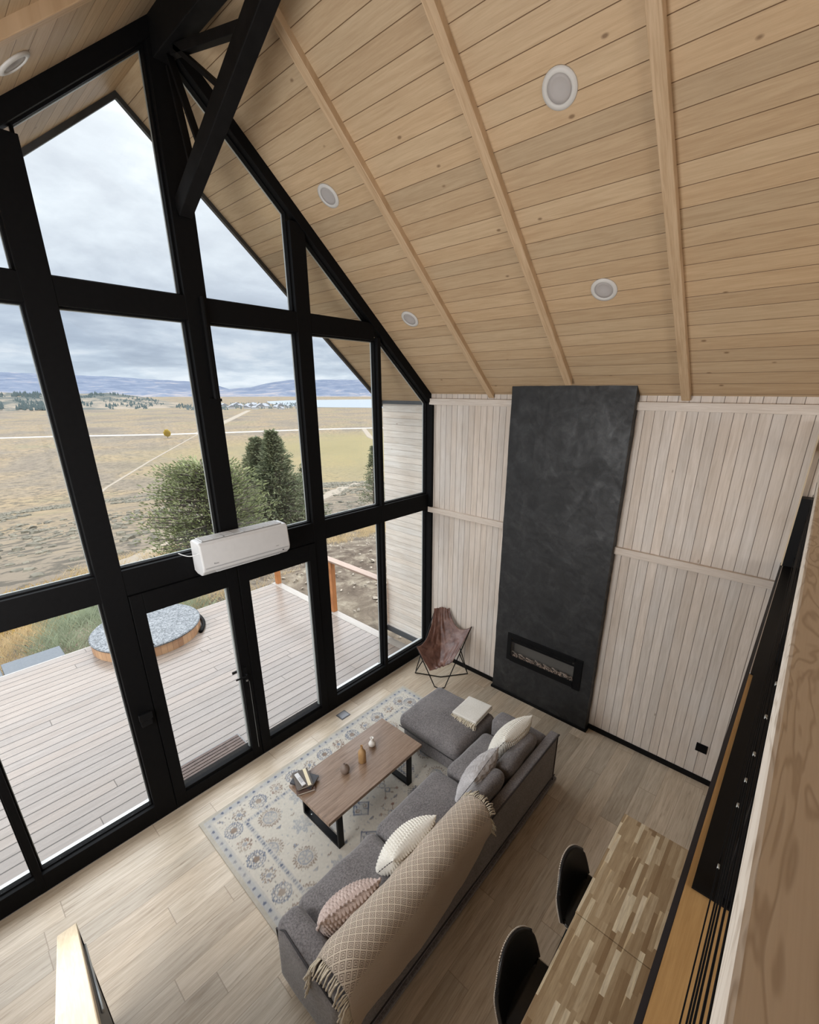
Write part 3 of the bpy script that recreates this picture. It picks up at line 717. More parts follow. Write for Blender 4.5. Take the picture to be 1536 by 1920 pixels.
oc = weld(softbox(MB(), -1.78, -1.00, -1.935, -1.05, .235, .42, .08, .055, 26, .010, 6).build('cushion', chenille, ot))
MB().tube([(-1.78, -1.08, .285), (-1.785, -1.5, .28), (-1.78, -1.93, .285)], .006, 6).build('piping', plain('ottoman_piping', (.05, .045, .047), .9), oc, smooth=True)

# ------------------------------------------------------------------ pillows
def pillow(name, wd, ht, th, Mx, mat, label, knit='rib', N=130):
    def fn(sgn):
        def f(u, v):
            a = u*2-1; b_ = v*2-1
            pin = 1-.07*(1-abs(b_)**2.5)*abs(a)**6-.0; pin2 = 1-.07*(1-abs(a)**2.5)*abs(b_)**6
            x = a*wd/2*pin; y = b_*ht/2*pin2
            k_ = max(0, (1-abs(a)**2.2))**.62*max(0, (1-abs(b_)**2.2))**.62
            z = th/2*k_
            e_ = min(1, k_*3+.25)
            if knit == 'rib':   bmp = .020*abs(sin(v*pi*15))*(.45+.55*abs(sin(u*pi*22+(int(v*15) % 2)*1.57)))
            elif knit == 'wave': bmp = .014*abs(sin(v*pi*16+.9*sin(u*20)))+.003*sin(u*pi*14)
            else: bmp = .017*abs(sin(v*pi*12))*abs(sin(u*pi*17+(int(v*12) % 2)*1.57))
            z += bmp*e_
            return (x, y, sgn*z)
        return f
    mb = MB(); mb.grid(fn(1), N, N, M=Mx); mb.grid(fn(-1), N, N, M=Mx)
    o = mb.build(name, mat, None, label=label, cat='pillow', group='throw pillows on the sofa')
    weld(o, .0006); 
    if knit == 'pop':
        t = MB()
        for s in range(64):
            a = s/64*8; k_ = int(a) // 2; f_ = (a/2-k_)*2-1
            x, y = [(f_, 1), (1, -f_), (-f_, -1), (-1, f_)][k_]
            r_ = .010+random.random()*.005
            p = Mx @ Vector((x*wd/2*.99, y*ht/2*.99, random.uniform(-.006, .006)))
            t.add([tuple(p+Vector(d)*r_) for d in ((0, 0, 1), (1, 0, 0), (0, 1, 0), (-1, 0, 0), (0, -1, 0), (0, 0, -1))], [(0, 1, 2), (0, 2, 3), (0, 3, 4), (0, 4, 1), (5, 2, 1), (5, 3, 2), (5, 4, 3), (5, 1, 4)])
        t.build('edge_bobbles', mat, o, smooth=True, kind='stuff')
    return o
def PM(x, y, z, lean, yaw=0, roll=0):
    # local x along sofa, local y up, local z facing the windows
    return Matrix.Translation((x, y, z)) @ Matrix.Rotation(radians(yaw), 4, 'Z') @ Matrix.Rotation(radians(90+lean), 4, 'X') @ Matrix.Rotation(radians(roll), 4, 'Z')
pillow('throw_pillow', .48, .48, .21, PM(-1.46, -2.35, .65, 28, -3, 4), knit_white, 'cream ribbed knit pillow farthest along the sofa, near the fireplace')
pillow('throw_pillow', .47, .47, .19, PM(-2.07, -2.37, .65, 24, 6, 2), knit_grey, 'silver grey rippled pillow beside the fringed end of the throw', 'wave')
pillow('throw_pillow', .48, .48, .22, PM(-2.99, -2.325, .635, 30, 0, 3), knit_white, 'cream ribbed knit pillow in the middle, against the patterned throw')
pillow('throw_pillow', .46, .38, .20, PM(-3.575, -2.32, .61, 22, -12, 0), knit_pink, 'blush pink bobble knit pillow by the sofa arm', 'pop')

# ------------------------------------------------------------------ patterned throw over the back cushions
TX0, TX1 = -3.93, -2.42
prof = [(-2.40, .50), (-2.405, .60), (-2.43, .70), (-2.47, .785), (-2.53, .835), (-2.60, .850), (-2.67, .835), (-2.72, .79), (-2.75, .70), (-2.755, .60), (-2.757, .50), (-2.76, .41)]
plen = [0.]
for a, b_ in zip(prof, prof[1:]): plen.append(plen[-1]+hypot(b_[0]-a[0], b_[1]-a[1]))
def pat(d):
    d = max(0, min(plen[-1]-1e-6, d))
    for i in range(len(prof)-1):
        if d <= plen[i+1]:
            t = (d-plen[i])/(plen[i+1]-plen[i]); return prof[i][0]+(prof[i+1][0]-prof[i][0])*t, prof[i][1]+(prof[i+1][1]-prof[i][1])*t
NU, NV = 130, 70
tv = []; tuv = []
for i in range(NU):
    for j in range(NV):
        u = i/(NU-1); d = plen[-1]*j/(NV-1); x = TX0+(TX1-TX0)*u; y, z = pat(d)
        yy, zz = pat(d+.02); yb, zb_ = pat(d-.02); y = (y+yy+yb)/3; z = (z+zz+zb_)/3
        sag = .012*sin(u*9+1)+.010*noise.noise(Vector((x*5, d*4, 0)))
        dip = -.09*max(0, 1-(u/.07))**1.4 if u < .07 else 0       # falls off the left end
        z += sag+dip*(.6+.4*d); y += .008*noise.noise(Vector((x*7, d*6, 5)))
        x += .02*noise.noise(Vector((u*3, d*5, 9)))+.03*(d/plen[-1])*(1-u)
        # bottom hem rides lower in the middle and shorter at the right
        if d > plen[8]:
            k_ = (d-plen[8])/(plen[-1]-plen[8]); z += k_*(.0+.20*max(0, u-.72)/.28-.06*sin(pi*min(1, u/.72)))
        tv.append((x, y, z)); tuv.append((x-TX0, d))
mb = MB(); mb.v = tv; mb.f = [(i*NV+j, (i+1)*NV+j, (i+1)*NV+j+1, i*NV+j+1) for i in range(NU-1) for j in range(NV-1)]; mb.mi = [0]*len(mb.f)
m, nt, b, o = newmat('beige_diamond_weave'); uvn = nt.n.new('ShaderNodeUVMap'); uvn.uv_map = 'UVMap'; P = nt.xyz(uvn.outputs[0])
cs = .058
a = nt.m('ABSOLUTE', nt.m('SUBTRACT', nt.m('FRACT', nt.m('DIVIDE', P[0], cs)), .5)); q_ = nt.m('ABSOLUTE', nt.m('SUBTRACT', nt.m('FRACT', nt.m('DIVIDE', P[1], cs*.95)), .5))
dd = nt.m('ADD', a, q_); tri = nt.m('ABSOLUTE', nt.m('SUBTRACT', dd, .5)); lines = nt.m('FRACT', nt.m('MULTIPLY', tri, 5.2))
pt = nt.mrange(lines, .50, .62)
edge = nt.mrange(nt.m('ADD', P[1], nt.m('MULTIPLY', nt.m('SUBTRACT', a, .25), .03)), plen[7]+.04, plen[7]+.05, 1., 0.)
edge2 = nt.mrange(P[1], .02, .03)
fn_ = nt.noise(nt.tc(), 500., 2, .6)
base = nt.mix(nt.mrange(fn_, .35, .65, 0., .4), (.54, .44, .34), (.40, .32, .24))
col = nt.mix(nt.m('MULTIPLY', nt.m('MULTIPLY', pt, edge), edge2), base, (.155, .108, .08))
col = nt.mix(nt.m('MULTIPLY', edge, nt.m('MULTIPLY', nt.m('SUBTRACT', 1., pt), .55)), col, (.74, .64, .52))
nt.put(b.inputs['Base Color'], col); b.inputs['Roughness'].default_value = .95; b.inputs['Sheen Weight'].default_value = .2
bump(nt, b, nt.m('ADD', fn_, nt.m('MULTIPLY', pt, -.8)), .5, .004); throw_mat = m
thr = mb.build('throw_blanket', throw_mat, None, smooth=True, solid=.008, label='beige and brown diamond weave throw draped over the sofa back', cat='blanket')
uvl = thr.data.uv_layers.new(name='UVMap')
for lp in thr.data.loops: uvl.data[lp.index].uv = tuv[lp.vertex_index]
thr.data.update()
fr2 = MB(); fr2b = MB()
def yarn(mb, p, d, L, r=.004):
    pts = []; p = Vector(p); d = Vector(d).normalized()
    for k_ in range(6):
        pts.append(p.copy()); p = p+d*L/5+Vector((random.uniform(-.004, .004), random.uniform(-.004, .004), random.uniform(-.003, .003))); d = (d+Vector((0, 0, -.22))).normalized()
    mb.tube(pts, r, 5, rr=[r*.7, r, r*1.1, r, r*.9, r*1.2])
for j in range(0, NV, 1):
    p = tv[j]; 
    if random.random() < .9: yarn(fr2, p, (-.9, random.uniform(-.15, .35), -.55), .085+random.random()*.03, .0055)
    p = tv[(NU-1)*NV+j]; yarn(fr2b, p, (.75, random.uniform(-.3, .1), .15 if j < 45 else -.8), .06+random.random()*.03, .005)
fr2.build('fringe', fringe_mat, thr, smooth=True); fr2b.build('fringe', fringe_mat, thr, smooth=True)
# hanging corner tail at the left end
def tail(u, v):
    x = -3.86-.10*v+.05*u-.03*sin(u*6); y = -2.74-.05*u*v+.02*sin(v*5+u*4)-.0; z = .60-.40*v+.0*u; x += (u-.5)*.22*(1-.55*v); return (x, y, z)
# ------------------------------------------------------------------ folded ivory blanket on the ottoman
bl = empty('folded_blanket', (-1.22, -1.7, .48), 'ivory folded blanket with knotted fringe lying on the ottoman', 'blanket')
for k_, (dz, ins) in enumerate(((.476, 0), (.498, .006))):
    Mx = Matrix.Translation((-1.20, -1.715, dz)) @ Matrix.Rotation(radians(3), 4, 'Z') @ Matrix.Rotation(radians(-3), 4, 'X')
    def fb_(p): return Mx @ p
    weld(softbox(MB(), -.19+ins, .185, -.165+ins, .165, -.012, .012, .011, .002, 16, .004, 40+k_, fb_).build('fold', blanket_mat, bl))
fb2 = MB()
for i in range(46):
    t = i/45; p = Mx @ Vector((-.185, -.16+.32*t, -.005-.02*random.random()))
    yarn(fb2, p, (-.9, random.uniform(-.25, .25), -.05), .05+random.random()*.02, .0045)
for i in range(46):
    t = i/45; p = Mx @ Vector((-.185, -.16+.32*t, -.035-.01*random.random()))
    yarn(fb2, p, (-.9, random.uniform(-.25, .25), -.25), .05+random.random()*.02, .0045)
fb2.build('fringe', fringe_mat, bl, smooth=True)

# ------------------------------------------------------------------ butterfly chair
bc = empty('butterfly_chair', (-.45, -.6, 0), 'brown leather butterfly chair on a thin black rod frame in the corner', 'chair')
TOPL = Vector((-.15, -.27, .90)); TOPR = Vector((-.02, -.43, .90))
ARL = Vector((-.70, -.385, .56)); ARR = Vector((-.06, -.885, .80))
SIDL = Vector((-.60, -.27, .008)); SIDR = Vector((-.09, -.87, .008)); FL = Vector((-.66, -.70, .008)); FR = Vector((-.58, -.82, .008))
fr3 = MB(); rr_ = .0075
fr3.tube([ARL, FL.lerp(ARL, .05), FL, (FL+FR)/2+Vector((-.03, -.02, 0)), FR, FR.lerp(ARR, .05), ARR], rr_, 8)
fr3.tube([TOPL, SIDL.lerp(TOPL, .05), SIDL, SIDL.lerp(SIDR, .5)+Vector((-.08, -.05, 0)), SIDR, SIDR.lerp(TOPR, .05), TOPR], rr_, 8)
fr3.tube([SIDL, ARL.lerp(FL, .35)], rr_, 8); fr3.tube([SIDR, ARR.lerp(FR, .45)], rr_, 8)
fr3.build('rod_frame', blacksteel, bc, smooth=True)
SEAT = Vector((-.44, -.60, .30)); FRONT = Vector((-.60, -.76, .34))
def bez(a, b_, c, t): return a*(1-t)**2+b_*2*t*(1-t)+c*t*t
TOPc = (TOPL+TOPR)/2+Vector((.02, .02, .035))
def sling(u, v):
    # v: 0 front lip .. 1 top hump; u: -1 left .. 1 right
    u = u*2-1
    mid = bez(FRONT, SEAT+Vector((0.02, .02, -.12)), TOPc, v)
    def side(A, T, s):
        if v < .42:
            t = v/.42; P0 = FRONT+(ARR-ARL).normalized()*s*.17+Vector((0, 0, .0)); return P0.lerp(A, t**1.1)
        t = (v-.42)/.58; inn = (A+T)/2*.5+mid*.5
        return bez(A, inn+Vector((0, 0, -.10)), T, t)
    L_ = side(ARL, TOPL+Vector((-.01, .01, .02)), -1); R_ = side(ARR, TOPR+Vector((.01, -.01, .02)), 1)
    E_ = L_ if u < 0 else R_; a_ = abs(u)
    p = mid.lerp(E_, a_**1.15); p.z -= .05*(1-a_)*a_*4*.4*(1-abs(v-.5))
    p.z += .010*noise.noise(Vector((u*6, v*9, 0)))+.006*sin(u*16+v*6)*(1-a_)
    p.x += .012*noise.noise(Vector((u*5, v*7, 4))); return tuple(p)
sl = MB().grid(sling, 49, 49).build('leather_sling', leather, bc, smooth=True, solid=.006)

# ------------------------------------------------------------------ bar tables and stools
for i, (x0, x1, lab) in enumerate(((-2.765, -1.85, 'butcher block bar table nearer the fireplace wall'), (-4.60, -2.769, 'longer butcher block bar table at the bottom of the picture'))):
    bt = empty('bar_table', ((x0+x1)/2, -3.8, 0), lab, 'bar table', 'bar tables under the loft edge')
    MB().box(x0, x1, -4.06, -3.575-.004*i, .915, .95).build('tabletop', butcher, bt, bevel=.002)
    for x in (x0+.06, x1-.06):
        for y in (-3.96, -3.75): MB().box(x-.02, x+.02, y-.02, y+.02, 0, .915).build('leg', blacksteel, bt)
stitch = plain('tan_stitching', (.55, .48, .40), .8)
def stool(x, y, rot, lab):
    e = empty('bar_stool', (x, y, 0), lab, 'bar stool', 'black bar stools')
    Mx = Matrix.Translation((x, y, 0)) @ Matrix.Rotation(radians(rot), 4, 'Z')
    # local: seat faces -y, back at +y
    SH = .66
    def shell(u, v):
        a = (u*2-1)
        if v < .45:
            t = v/.45; yy = -.20+.36*t; wd = .20+.02*sin(pi*t); z = SH+.03*a*a*(1+1.2*t)-.015*sin(pi*t)
        else:
            t = (v-.45)/.55; yy = .16+.055*sin(t*pi/2)+.02*t-.05*a*a*(.6+.4*t); wd = .222-.03*t**2.5
            ht = .36*(1-.10*a*a*t-.22*abs(a)**3*t); z = SH+.02+ht*t+.045*a*a*(1-t)
        return (a*wd, yy, z)
    sh_ = MB().grid(shell, 41, 41, M=Mx).build('seat_shell', blackleather, e, smooth=True, solid=.022)
    edge = [shell(u/30, 1) for u in range(31)]; edgeL = [shell(0, v/20) for v in range(6, 21)]; edgeR = [shell(1, v/20) for v in range(6, 21)]
    path = edgeL+edge+edgeR[::-1]
    path = [Vector(p)+(Vector((p[0], 0, p[2]-SH-.12)).normalized()*.004)+Vector((0, .012, .0)) for p in path]
    sm = MB()
    # short stitches following the rim
    for i in range(len(path)-1):
        n_ = max(1, int((path[i+1]-path[i]).length/.008))
        for k_ in range(n_):
            p = path[i].lerp(path[i+1], (k_+.2)/n_); q2 = path[i].lerp(path[i+1], (k_+.75)/n_); sm.tube([p, q2], .0045, 5, M=Mx)
    sm.build('stitching', stitch, sh_)
    for sx in (-1, 1):
        for sy in (-1, 1): MB().tube([(sx*.11, sy*.10, SH-.01), (sx*.19, sy*.19, 0.0)], .011, 8, M=Mx).build('leg', blacksteel, e, smooth=True)
    MB().tube([(-.165, -.165, .22), (.165, -.165, .22), (.165, .165, .22), (-.165, .165, .22)], .008, 8, closed=True, M=Mx).build('foot_ring', blacksteel, e, smooth=True)
stool(-2.52, -3.63, 0, 'black leather bar stool farther along the bar, by the table seam')
stool(-3.22, -3.60, 0, 'nearest black leather bar stool with light stitched rim')
MB().box(-3.05, -2.74, -3.605, -3.575, .70, .735)

# ------------------------------------------------------------------ loft edge and railing
struct('floor_loft', MB().box(-4.78, .02, -9, -4.062, 2.36, 2.598), floor_mat)
struct('trim_5', MB().box(-4.78, .02, -4.062, -4.046, 2.30, 2.603), plain('navy_black_fascia', (.012, .013, .02), .5, 0, .1))
struct('trim_6', MB().box(-4.78, .02, -4.20, -4.0625, 2.5985, 2.604), orange_wood)
struct('trim_7', MB().box(-2.14, .02, -4.066, -4.0625, 2.604, 2.612), offwhite)
pale_rail = planks('pale_handrail', 'x', 'y', 1.0, None, ((.56, .47, .33), (.70, .61, .46)), .001, (.2, .1, .05), grain=1.3)
lr = empty('loft_railing', (-2.4, -4.15, 2.6), 'loft guard rail with wide pale wood top rail and black cables', 'railing')
MB().box(-5.3, .0, -4.27, -4.109, 3.563, 3.64).build('top_rail', top_rail_mat, lr, bevel=.006)
bp = MB().box(-3.571, .0, -4.26, -4.079, 2.606, 2.613).box(-2.15, 0, -4.079, -4.067, 2.606, 2.613)
bp.build('base_plate', blacksteel, lr)
MB().box(-.10, .018, -4.20, -4.060, 2.613, 3.20).build('end_panel', blacksteel, lr)
MB().box(-.10, .018, -4.060, -4.050, 2.613, 3.80).build('edge_strip', pale_rail, lr)
for x in (-3.52, -1.9): MB().box(x-.025, x+.025, -4.20, -4.15, 2.61, 3.563).build('post', blacksteel, lr)
for z in (2.70, 2.94, 3.03, 3.12, 3.24, 3.34):
    cb = MB().tube([(-5.2, -4.125, z), (-.1, -4.125, z)], .0018, 6).build('cable', black, lr, smooth=True)
    MB().tube([(-3.54, -4.125, z), (-3.525, -4.125, z)], .0032, 8).build('cable_fitting', alu, cb, smooth=True)
# stair handrail
sr = empty('stair_railing', (-4.9, -1.4, 0), 'stair handrail end with pale wood cap and black panel', 'railing')
A0 = Vector((0, -1.365, 1.0)); dirv = Vector((0, -1, .90)).normalized(); nrm = Vector((0, .90, 1)).normalized()*.045
E1 = A0+dirv*3.0
MB().prism([(A0.y, A0.z), (E1.y, E1.z), (E1.y-nrm.y, E1.z-nrm.z), (A0.y-.0, A0.z-.055)], -4.947, -4.853, 'x').build('handrail', pale_rail, sr, bevel=.004)
MB().prism([(-1.378, .945), (E1.y, E1.z-.08), (E1.y, E1.z-1.0), (-1.378, 0.0)], -4.885, -4.858, 'x').build('infill_panel', blacksteel, sr)
MB().box(-4.90, -4.853, -1.43, -1.375, 0, .95).build('end_post', blacksteel, sr)
MB().tube([(-4.85, -1.42, .86), (-4.85, -2.6, 1.92)], .006, 8).build('cable', alu, sr, smooth=True)

# ------------------------------------------------------------------ deck and what stands on it
DZ = -.08
deck = struct('floor_deck', MB().box(-8, -.18, .12, 4.40, DZ-.12, DZ), deck_mat)
struct('trim_8', MB().box(-.18, -.02, .12, 4.47, DZ-.16, DZ+.004), deckb_mat)
struct('trim_9', MB().box(-8, -.18, 4.40, 4.44, DZ-.25, DZ-.004), deckb_mat)
dr = empty('deck_railing', (-.08, 2.4, DZ), 'orange cedar deck railing with flat top rail at the right edge', 'railing')
for y in (4.36, 2.36, .98): MB().box(-.115, -.02, y-.048, y+.048, DZ, .985).build('post', cedar, dr, bevel=.003)
MB().box(-.15, -.005, .93, 4.42, .985, 1.02).build('top_rail', cedar_y, dr, bevel=.003)
ws = plain('wet_deck_patch', (.33, .27, .17), .06, 0, .1)
# entrance mat outside the door
dm = MB().box(-3.76, -2.96, .30, .625, DZ, DZ+.012).build('door_mat', plain('grey_mat_frame', (.16, .16, .16), .5), None, label='brown slatted mat with grey border outside the glass door', cat='door mat')
for k_ in range(6): MB().box(-3.745, -2.975, .315+k_*.05, .353+k_*.05, DZ+.012, DZ+.021).build('slat', plain('brown_mat_slat', (.115, .08, .068), .8, 0, .2), dm)
# hot tub
ht = empty('hot_tub', (-2.83, 4.07, DZ), 'round sunken wooden hot tub under a mottled grey cover', 'hot tub')
m, nt, b, o = newmat('tub_staves'); P = nt.xyz(nt.tc()); an = nt.m('ARCTAN2', nt.m('SUBTRACT', P[1], 4.07), nt.m('SUBTRACT', P[0], -2.83)); ai = nt.m('MULTIPLY', an, 9.)
hh = nt.white(nt.vec(nt.m('FLOOR', ai), 0., 0.)); c = nt.ramp(hh, [(0., (.33, .17, .09)), (.5, (.46, .26, .14)), (1., (.56, .34, .19))])
e_ = nt.m('ABSOLUTE', nt.m('SUBTRACT', nt.m('FRACT', ai), .5)); nt.put(b.inputs['Base Color'], nt.mix(nt.mrange(e_, .46, .5), c, (.1, .05, .03))); b.inputs['Roughness'].default_value = .5
TR = .83
MB().lathe([(TR-.03, -.6), (TR, -.6), (TR, .175), (TR-.03, .175)], 96, (-2.83, 4.07, DZ)).build('tub_wall', m, ht, smooth=False)
m, nt, b, o = newmat('grey_tub_cover'); n1 = nt.noise(nt.tc(), 22., 7, .7, 1.5)
nt.put(b.inputs['Base Color'], nt.ramp(n1, [(.44, (.035, .038, .042)), (.5, (.085, .092, .10)), (.56, (.19, .195, .20))])); b.inputs['Roughness'].default_value = .45
MB().lathe([(0, .17), (TR+.012, .17), (TR+.015, .19), (TR, .205), (0, .215)], 96, (-2.83, 4.07, DZ)).build('cover', m, ht)
MB().box(-3.12, -2.98, 3.27, 3.35, DZ+.2, DZ+.22).build('cover_clip', black, ht)
MB().tube([(-2.83+.88*cos(t), 4.07+.88*sin(t), DZ+.03) for t in [-.75+.1*i for i in range(9)]], .035, 8).build('cover_strap', black, ht, smooth=True)
# stone slabs beyond the deck
slab_mat = plain('bluestone', (.072, .08, .09), .5, 0, .12, 25)
for x0, x1, lab in ((-4.72, -3.96, 'grey stone slab step beyond the deck edge'), (-5.6, -4.74, 'grey stone slab at the far left beyond the deck')):
    MB().box(x0, x1, 4.50, 4.93, -.34, -.12).build('stone_slab', slab_mat, None, bevel=.008, label=lab, cat='stone slab')

# ------------------------------------------------------------------ land
def TZ(x, y):
    r = hypot(x+3, y); base = max(-.42-.18*max(0, r-5.5), -40)
    if r > 6: base += .25*noise.noise(Vector((x*.09, y*.09, 0)))*min(1, (r-6)/20)*(1 if r < 200 else .3)
    return base
def gmat():
    m, nt, b, o = newmat('sage_and_grass_land'); T = nt.tc(); P = nt.xyz(T)
    dist = nt.m('SQRT', nt.m('ADD', nt.m('MULTIPLY', P[0], P[0]), nt.m('MULTIPLY', P[1], P[1])))
    big = nt.noise(nt.vec(nt.m('MULTIPLY', P[0], .012), nt.m('MULTIPLY', P[1], .012), 0.), 1., 5, .6, .4)
    pale = nt.ramp(big, [(.32, (.115, .092, .072)), (.45, (.155, .125, .092)), (.55, (.195, .145, .09)), (.66, (.155, .135, .085)), (.8, (.115, .105, .078))])
    # sage clumps
    v1 = nt.noise(nt.vec(P[0], nt.m('MULTIPLY', P[1], 1.), 0.), .75, 5, .72, .6)
    v2 = nt.noise(nt.vec(nt.m('MULTIPLY', P[0], .22), nt.m('MULTIPLY', P[1], .5), 0.), 1.1, 7, .75, .3)
    cl_ = nt.mix(nt.mrange(dist, 40., 140.), nt.node('ShaderNodeCombineColor', Red=v1, Green=v1, Blue=v1).outputs[0], nt.node('ShaderNodeCombineColor', Red=v2, Green=v2, Blue=v2).outputs[0])
    k_ = nt.mrange(cl_, .50, .55, 0., .85)
    c = nt.mix(k_, pale, (.062, .054, .043))
    # golden meadow to the right
    mead = nt.m('MULTIPLY', nt.mrange(P[0], 60., 200.), nt.mrange(P[1], 420., 330.))
    gold = nt.ramp(v2, [(.35, (.115, .115, .055)), (.5, (.18, .145, .062)), (.65, (.195, .165, .095))])
    c = nt.mix(nt.m('MULTIPLY', mead, .7), c, gold)
    # dirt beside the deck
    dirtm = nt.m('MULTIPLY', nt.mrange(P[0], -1., 1.5), nt.mrange(dist, 17., 9.))
    dn_ = nt.noise(T, 2.2, 7, .7, .4)
    dirt = nt.ramp(dn_, [(.35, (.055, .04, .03)), (.5, (.10, .077, .058)), (.6, (.17, .14, .105)), (.7, (.27, .235, .18))])
    c = nt.mix(dirtm, c, dirt)
    nt.put(b.inputs['Base Color'], c); b.inputs['Roughness'].default_value = .95; b.inputs['Specular IOR Level'].default_value = .1
    bump(nt, b, nt.m('ADD', v1, dn_), .6, .15); return m
rs = [4.2]; 
while rs[-1] < 7000: rs.append(rs[-1]*1.045+.12)
NA = 150; vs = []; 
for r in rs:
    for a in range(NA):
        th = radians(-35+150*a/(NA-1)); x = -3+r*sin(th); y = r*cos(th); vs.append((x, y, TZ(x, y) if r < 700 else -40))
fs = [(i*NA+a, i*NA+a+1, (i+1)*NA+a+1, (i+1)*NA+a) for i in range(len(rs)-1) for a in range(NA-1)]
struct('ground', MB().add(vs, fs), gmat(), smooth=True)
# ground right beside/under the deck
struct('ground_near', MB().grid(lambda u, v: (-10+16*u, .2+5.2*v, -.40-.02*abs(v)+.04*noise.noise(Vector((u*20, v*8, 2)))), 50, 24), gmat(), smooth=True)
def onland(u, v):
    d = ray(u, v); t = 3.
    while t < 9000:
        p = CAM+d*t
        if p.z < TZ(p.x, p.y): return p
        t *= 1.004
    return p
road_mat = plain('pale_gravel_road', (.30, .275, .24), .9, 0, .08, 2.)
trail_mat = plain('dirt_trail', (.19, .155, .115), .95, 0, .1, 2.)
def road(name, px, wd, mat, lift=.5):
    pts = [onland(*p) for p in px]; P2 = []
    for a, b_ in zip(pts, pts[1:]):
        for k_ in range(12): P2.append(a.lerp(b_, k_/12))
    P2.append(pts[-1]); mb = MB(); L_ = []
    for i, p in enumerate(P2):
        a = P2[max(0, i-1)]; b_ = P2[min(len(P2)-1, i+1)]; t = (b_-a); t.z = 0; t.normalize(); n_ = Vector((-t.y, t.x, 0))*wd/2
        z = TZ(p.x, p.y)+lift
        L_ += [(p.x+n_.x, p.y+n_.y, z), (p.x-n_.x, p.y-n_.y, z), (p.x+n_.x*1.3, p.y+n_.y*1.3, z-lift-.3), (p.x-n_.x*1.3, p.y-n_.y*1.3, z-lift-.3)]
    fs = []
    for i in range(len(P2)-1): 
        a = i*4; fs += [(a, a+1, a+5, a+4), (a, a+4, a+6, a+2), (a+1, a+3, a+7, a+5)]
    struct(name, mb.add(L_, fs), mat)
road('road', [(-60, 824), (100, 819), (300, 815.5), (430, 811.5), (590, 805.5), (740, 802)], 7.5, road_mat)
road('road', [(372, 813), (410, 797), (440, 783), (466, 770)], 9, trail_mat)
road('road', [(682, 804), (688, 812), (694, 820), (712, 828)], 5, trail_mat)
road('road', [(158, 940), (200, 915), (280, 866), (372, 814)], 1.4, trail_mat, .15)
road('path', [(200, 1075), (262, 1052), (330, 1022), (400, 1005)], .9, trail_mat, .12)
road('path', [(560, 950), (612, 930), (650, 913), (700, 889), (760, 872)], 2.2, trail_mat, .2)
# lake
lk = plain('lake_water', (.20, .22, .24), .25)
lp = [onland(*p) for p in ((505, 757), (560, 763.5), (700, 765), (900, 766))]; far_ = [onland(*p) for p in ((900, 748.5), (700, 749), (600, 750), (540, 751), (500, 753))]
MBp = MB(); pp = [(p.x, p.y) for p in lp+far_]; struct('lake', MBp.prism(pp, -39.9, -39.4, 'z'), lk)
# mountains and hills
def ridge(name, px, D, depth, mat, base_v=746., rough=.05, ny=26):
    """px: skyline points (u,v); built as a real ridge at distance D with slopes both sides"""
    cr = []
    for (u, v) in px:
        d = ray(u, v); h = hypot(d.x, d.y); cr.append((CAM.x+d.x/h*D, CAM.y+d.y/h*D, CAM.z+d.z/h*D))
    prof_ = []
    for a, b_ in zip(cr, cr[1:]):
        for k_ in range(10): prof_.append(Vector(a).lerp(Vector(b_), k_/10))
    prof_.append(Vector(cr[-1])); nx_ = len(prof_)
    def f(i, j):
        p = prof_[i]; t = j/(ny-1)*2-1; d = Vector((p.x-CAM.x, p.y-CAM.y, 0)).normalized(); hgt = (p.z+42)
        q_ = Vector((p.x, p.y, 0))+d*depth*t; fall = max(0, 1-abs(t))**.85
        z = -42+hgt*fall*(1+rough*noise.noise(Vector((q_.x/260, q_.y/260, 0)))*(1 if abs(t) > .05 else .5)+rough*.5*noise.noise(Vector((q_.x/90, q_.y/90, 5))))
        return (q_.x, q_.y, z)
    vs = [f(i, j) for i in range(nx_) for j in range(ny)]; fs = [(i*ny+j, (i+1)*ny+j, (i+1)*ny+j+1, i*ny+j+1) for i in range(nx_-1) for j in range(ny-1)]
    return struct(name, MB().add(vs, fs), mat, smooth=True)
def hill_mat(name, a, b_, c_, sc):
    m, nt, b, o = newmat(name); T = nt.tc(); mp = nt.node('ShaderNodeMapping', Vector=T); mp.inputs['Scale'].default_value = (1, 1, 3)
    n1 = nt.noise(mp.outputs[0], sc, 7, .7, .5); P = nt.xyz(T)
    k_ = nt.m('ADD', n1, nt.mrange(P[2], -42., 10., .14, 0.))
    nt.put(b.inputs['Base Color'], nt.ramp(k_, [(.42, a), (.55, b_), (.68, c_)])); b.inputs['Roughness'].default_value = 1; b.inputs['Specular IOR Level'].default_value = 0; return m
mt = hill_mat('haze_blue_forested_mountain', (.085, .10, .135), (.11, .125, .16), (.19, .175, .18), .006)  # forest tones shifted to slate blue: distance haze put into the base colour
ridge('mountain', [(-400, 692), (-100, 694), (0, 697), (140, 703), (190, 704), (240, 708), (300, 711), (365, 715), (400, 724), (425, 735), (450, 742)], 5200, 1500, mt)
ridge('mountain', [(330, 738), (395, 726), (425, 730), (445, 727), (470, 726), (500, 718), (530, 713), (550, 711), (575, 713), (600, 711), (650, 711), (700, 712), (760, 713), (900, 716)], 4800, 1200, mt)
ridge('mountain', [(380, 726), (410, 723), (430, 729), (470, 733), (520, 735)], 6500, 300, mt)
hm = hill_mat('forest_and_meadow_hill', (.05, .06, .06), (.09, .09, .08), (.20, .165, .13), .012)
ridge('hill', [(-300, 728), (-60, 732), (0, 733), (60, 736), (140, 737), (200, 735), (260, 743), (310, 752), (350, 760), (385, 767)], 1750, 420, hm, rough=.22)
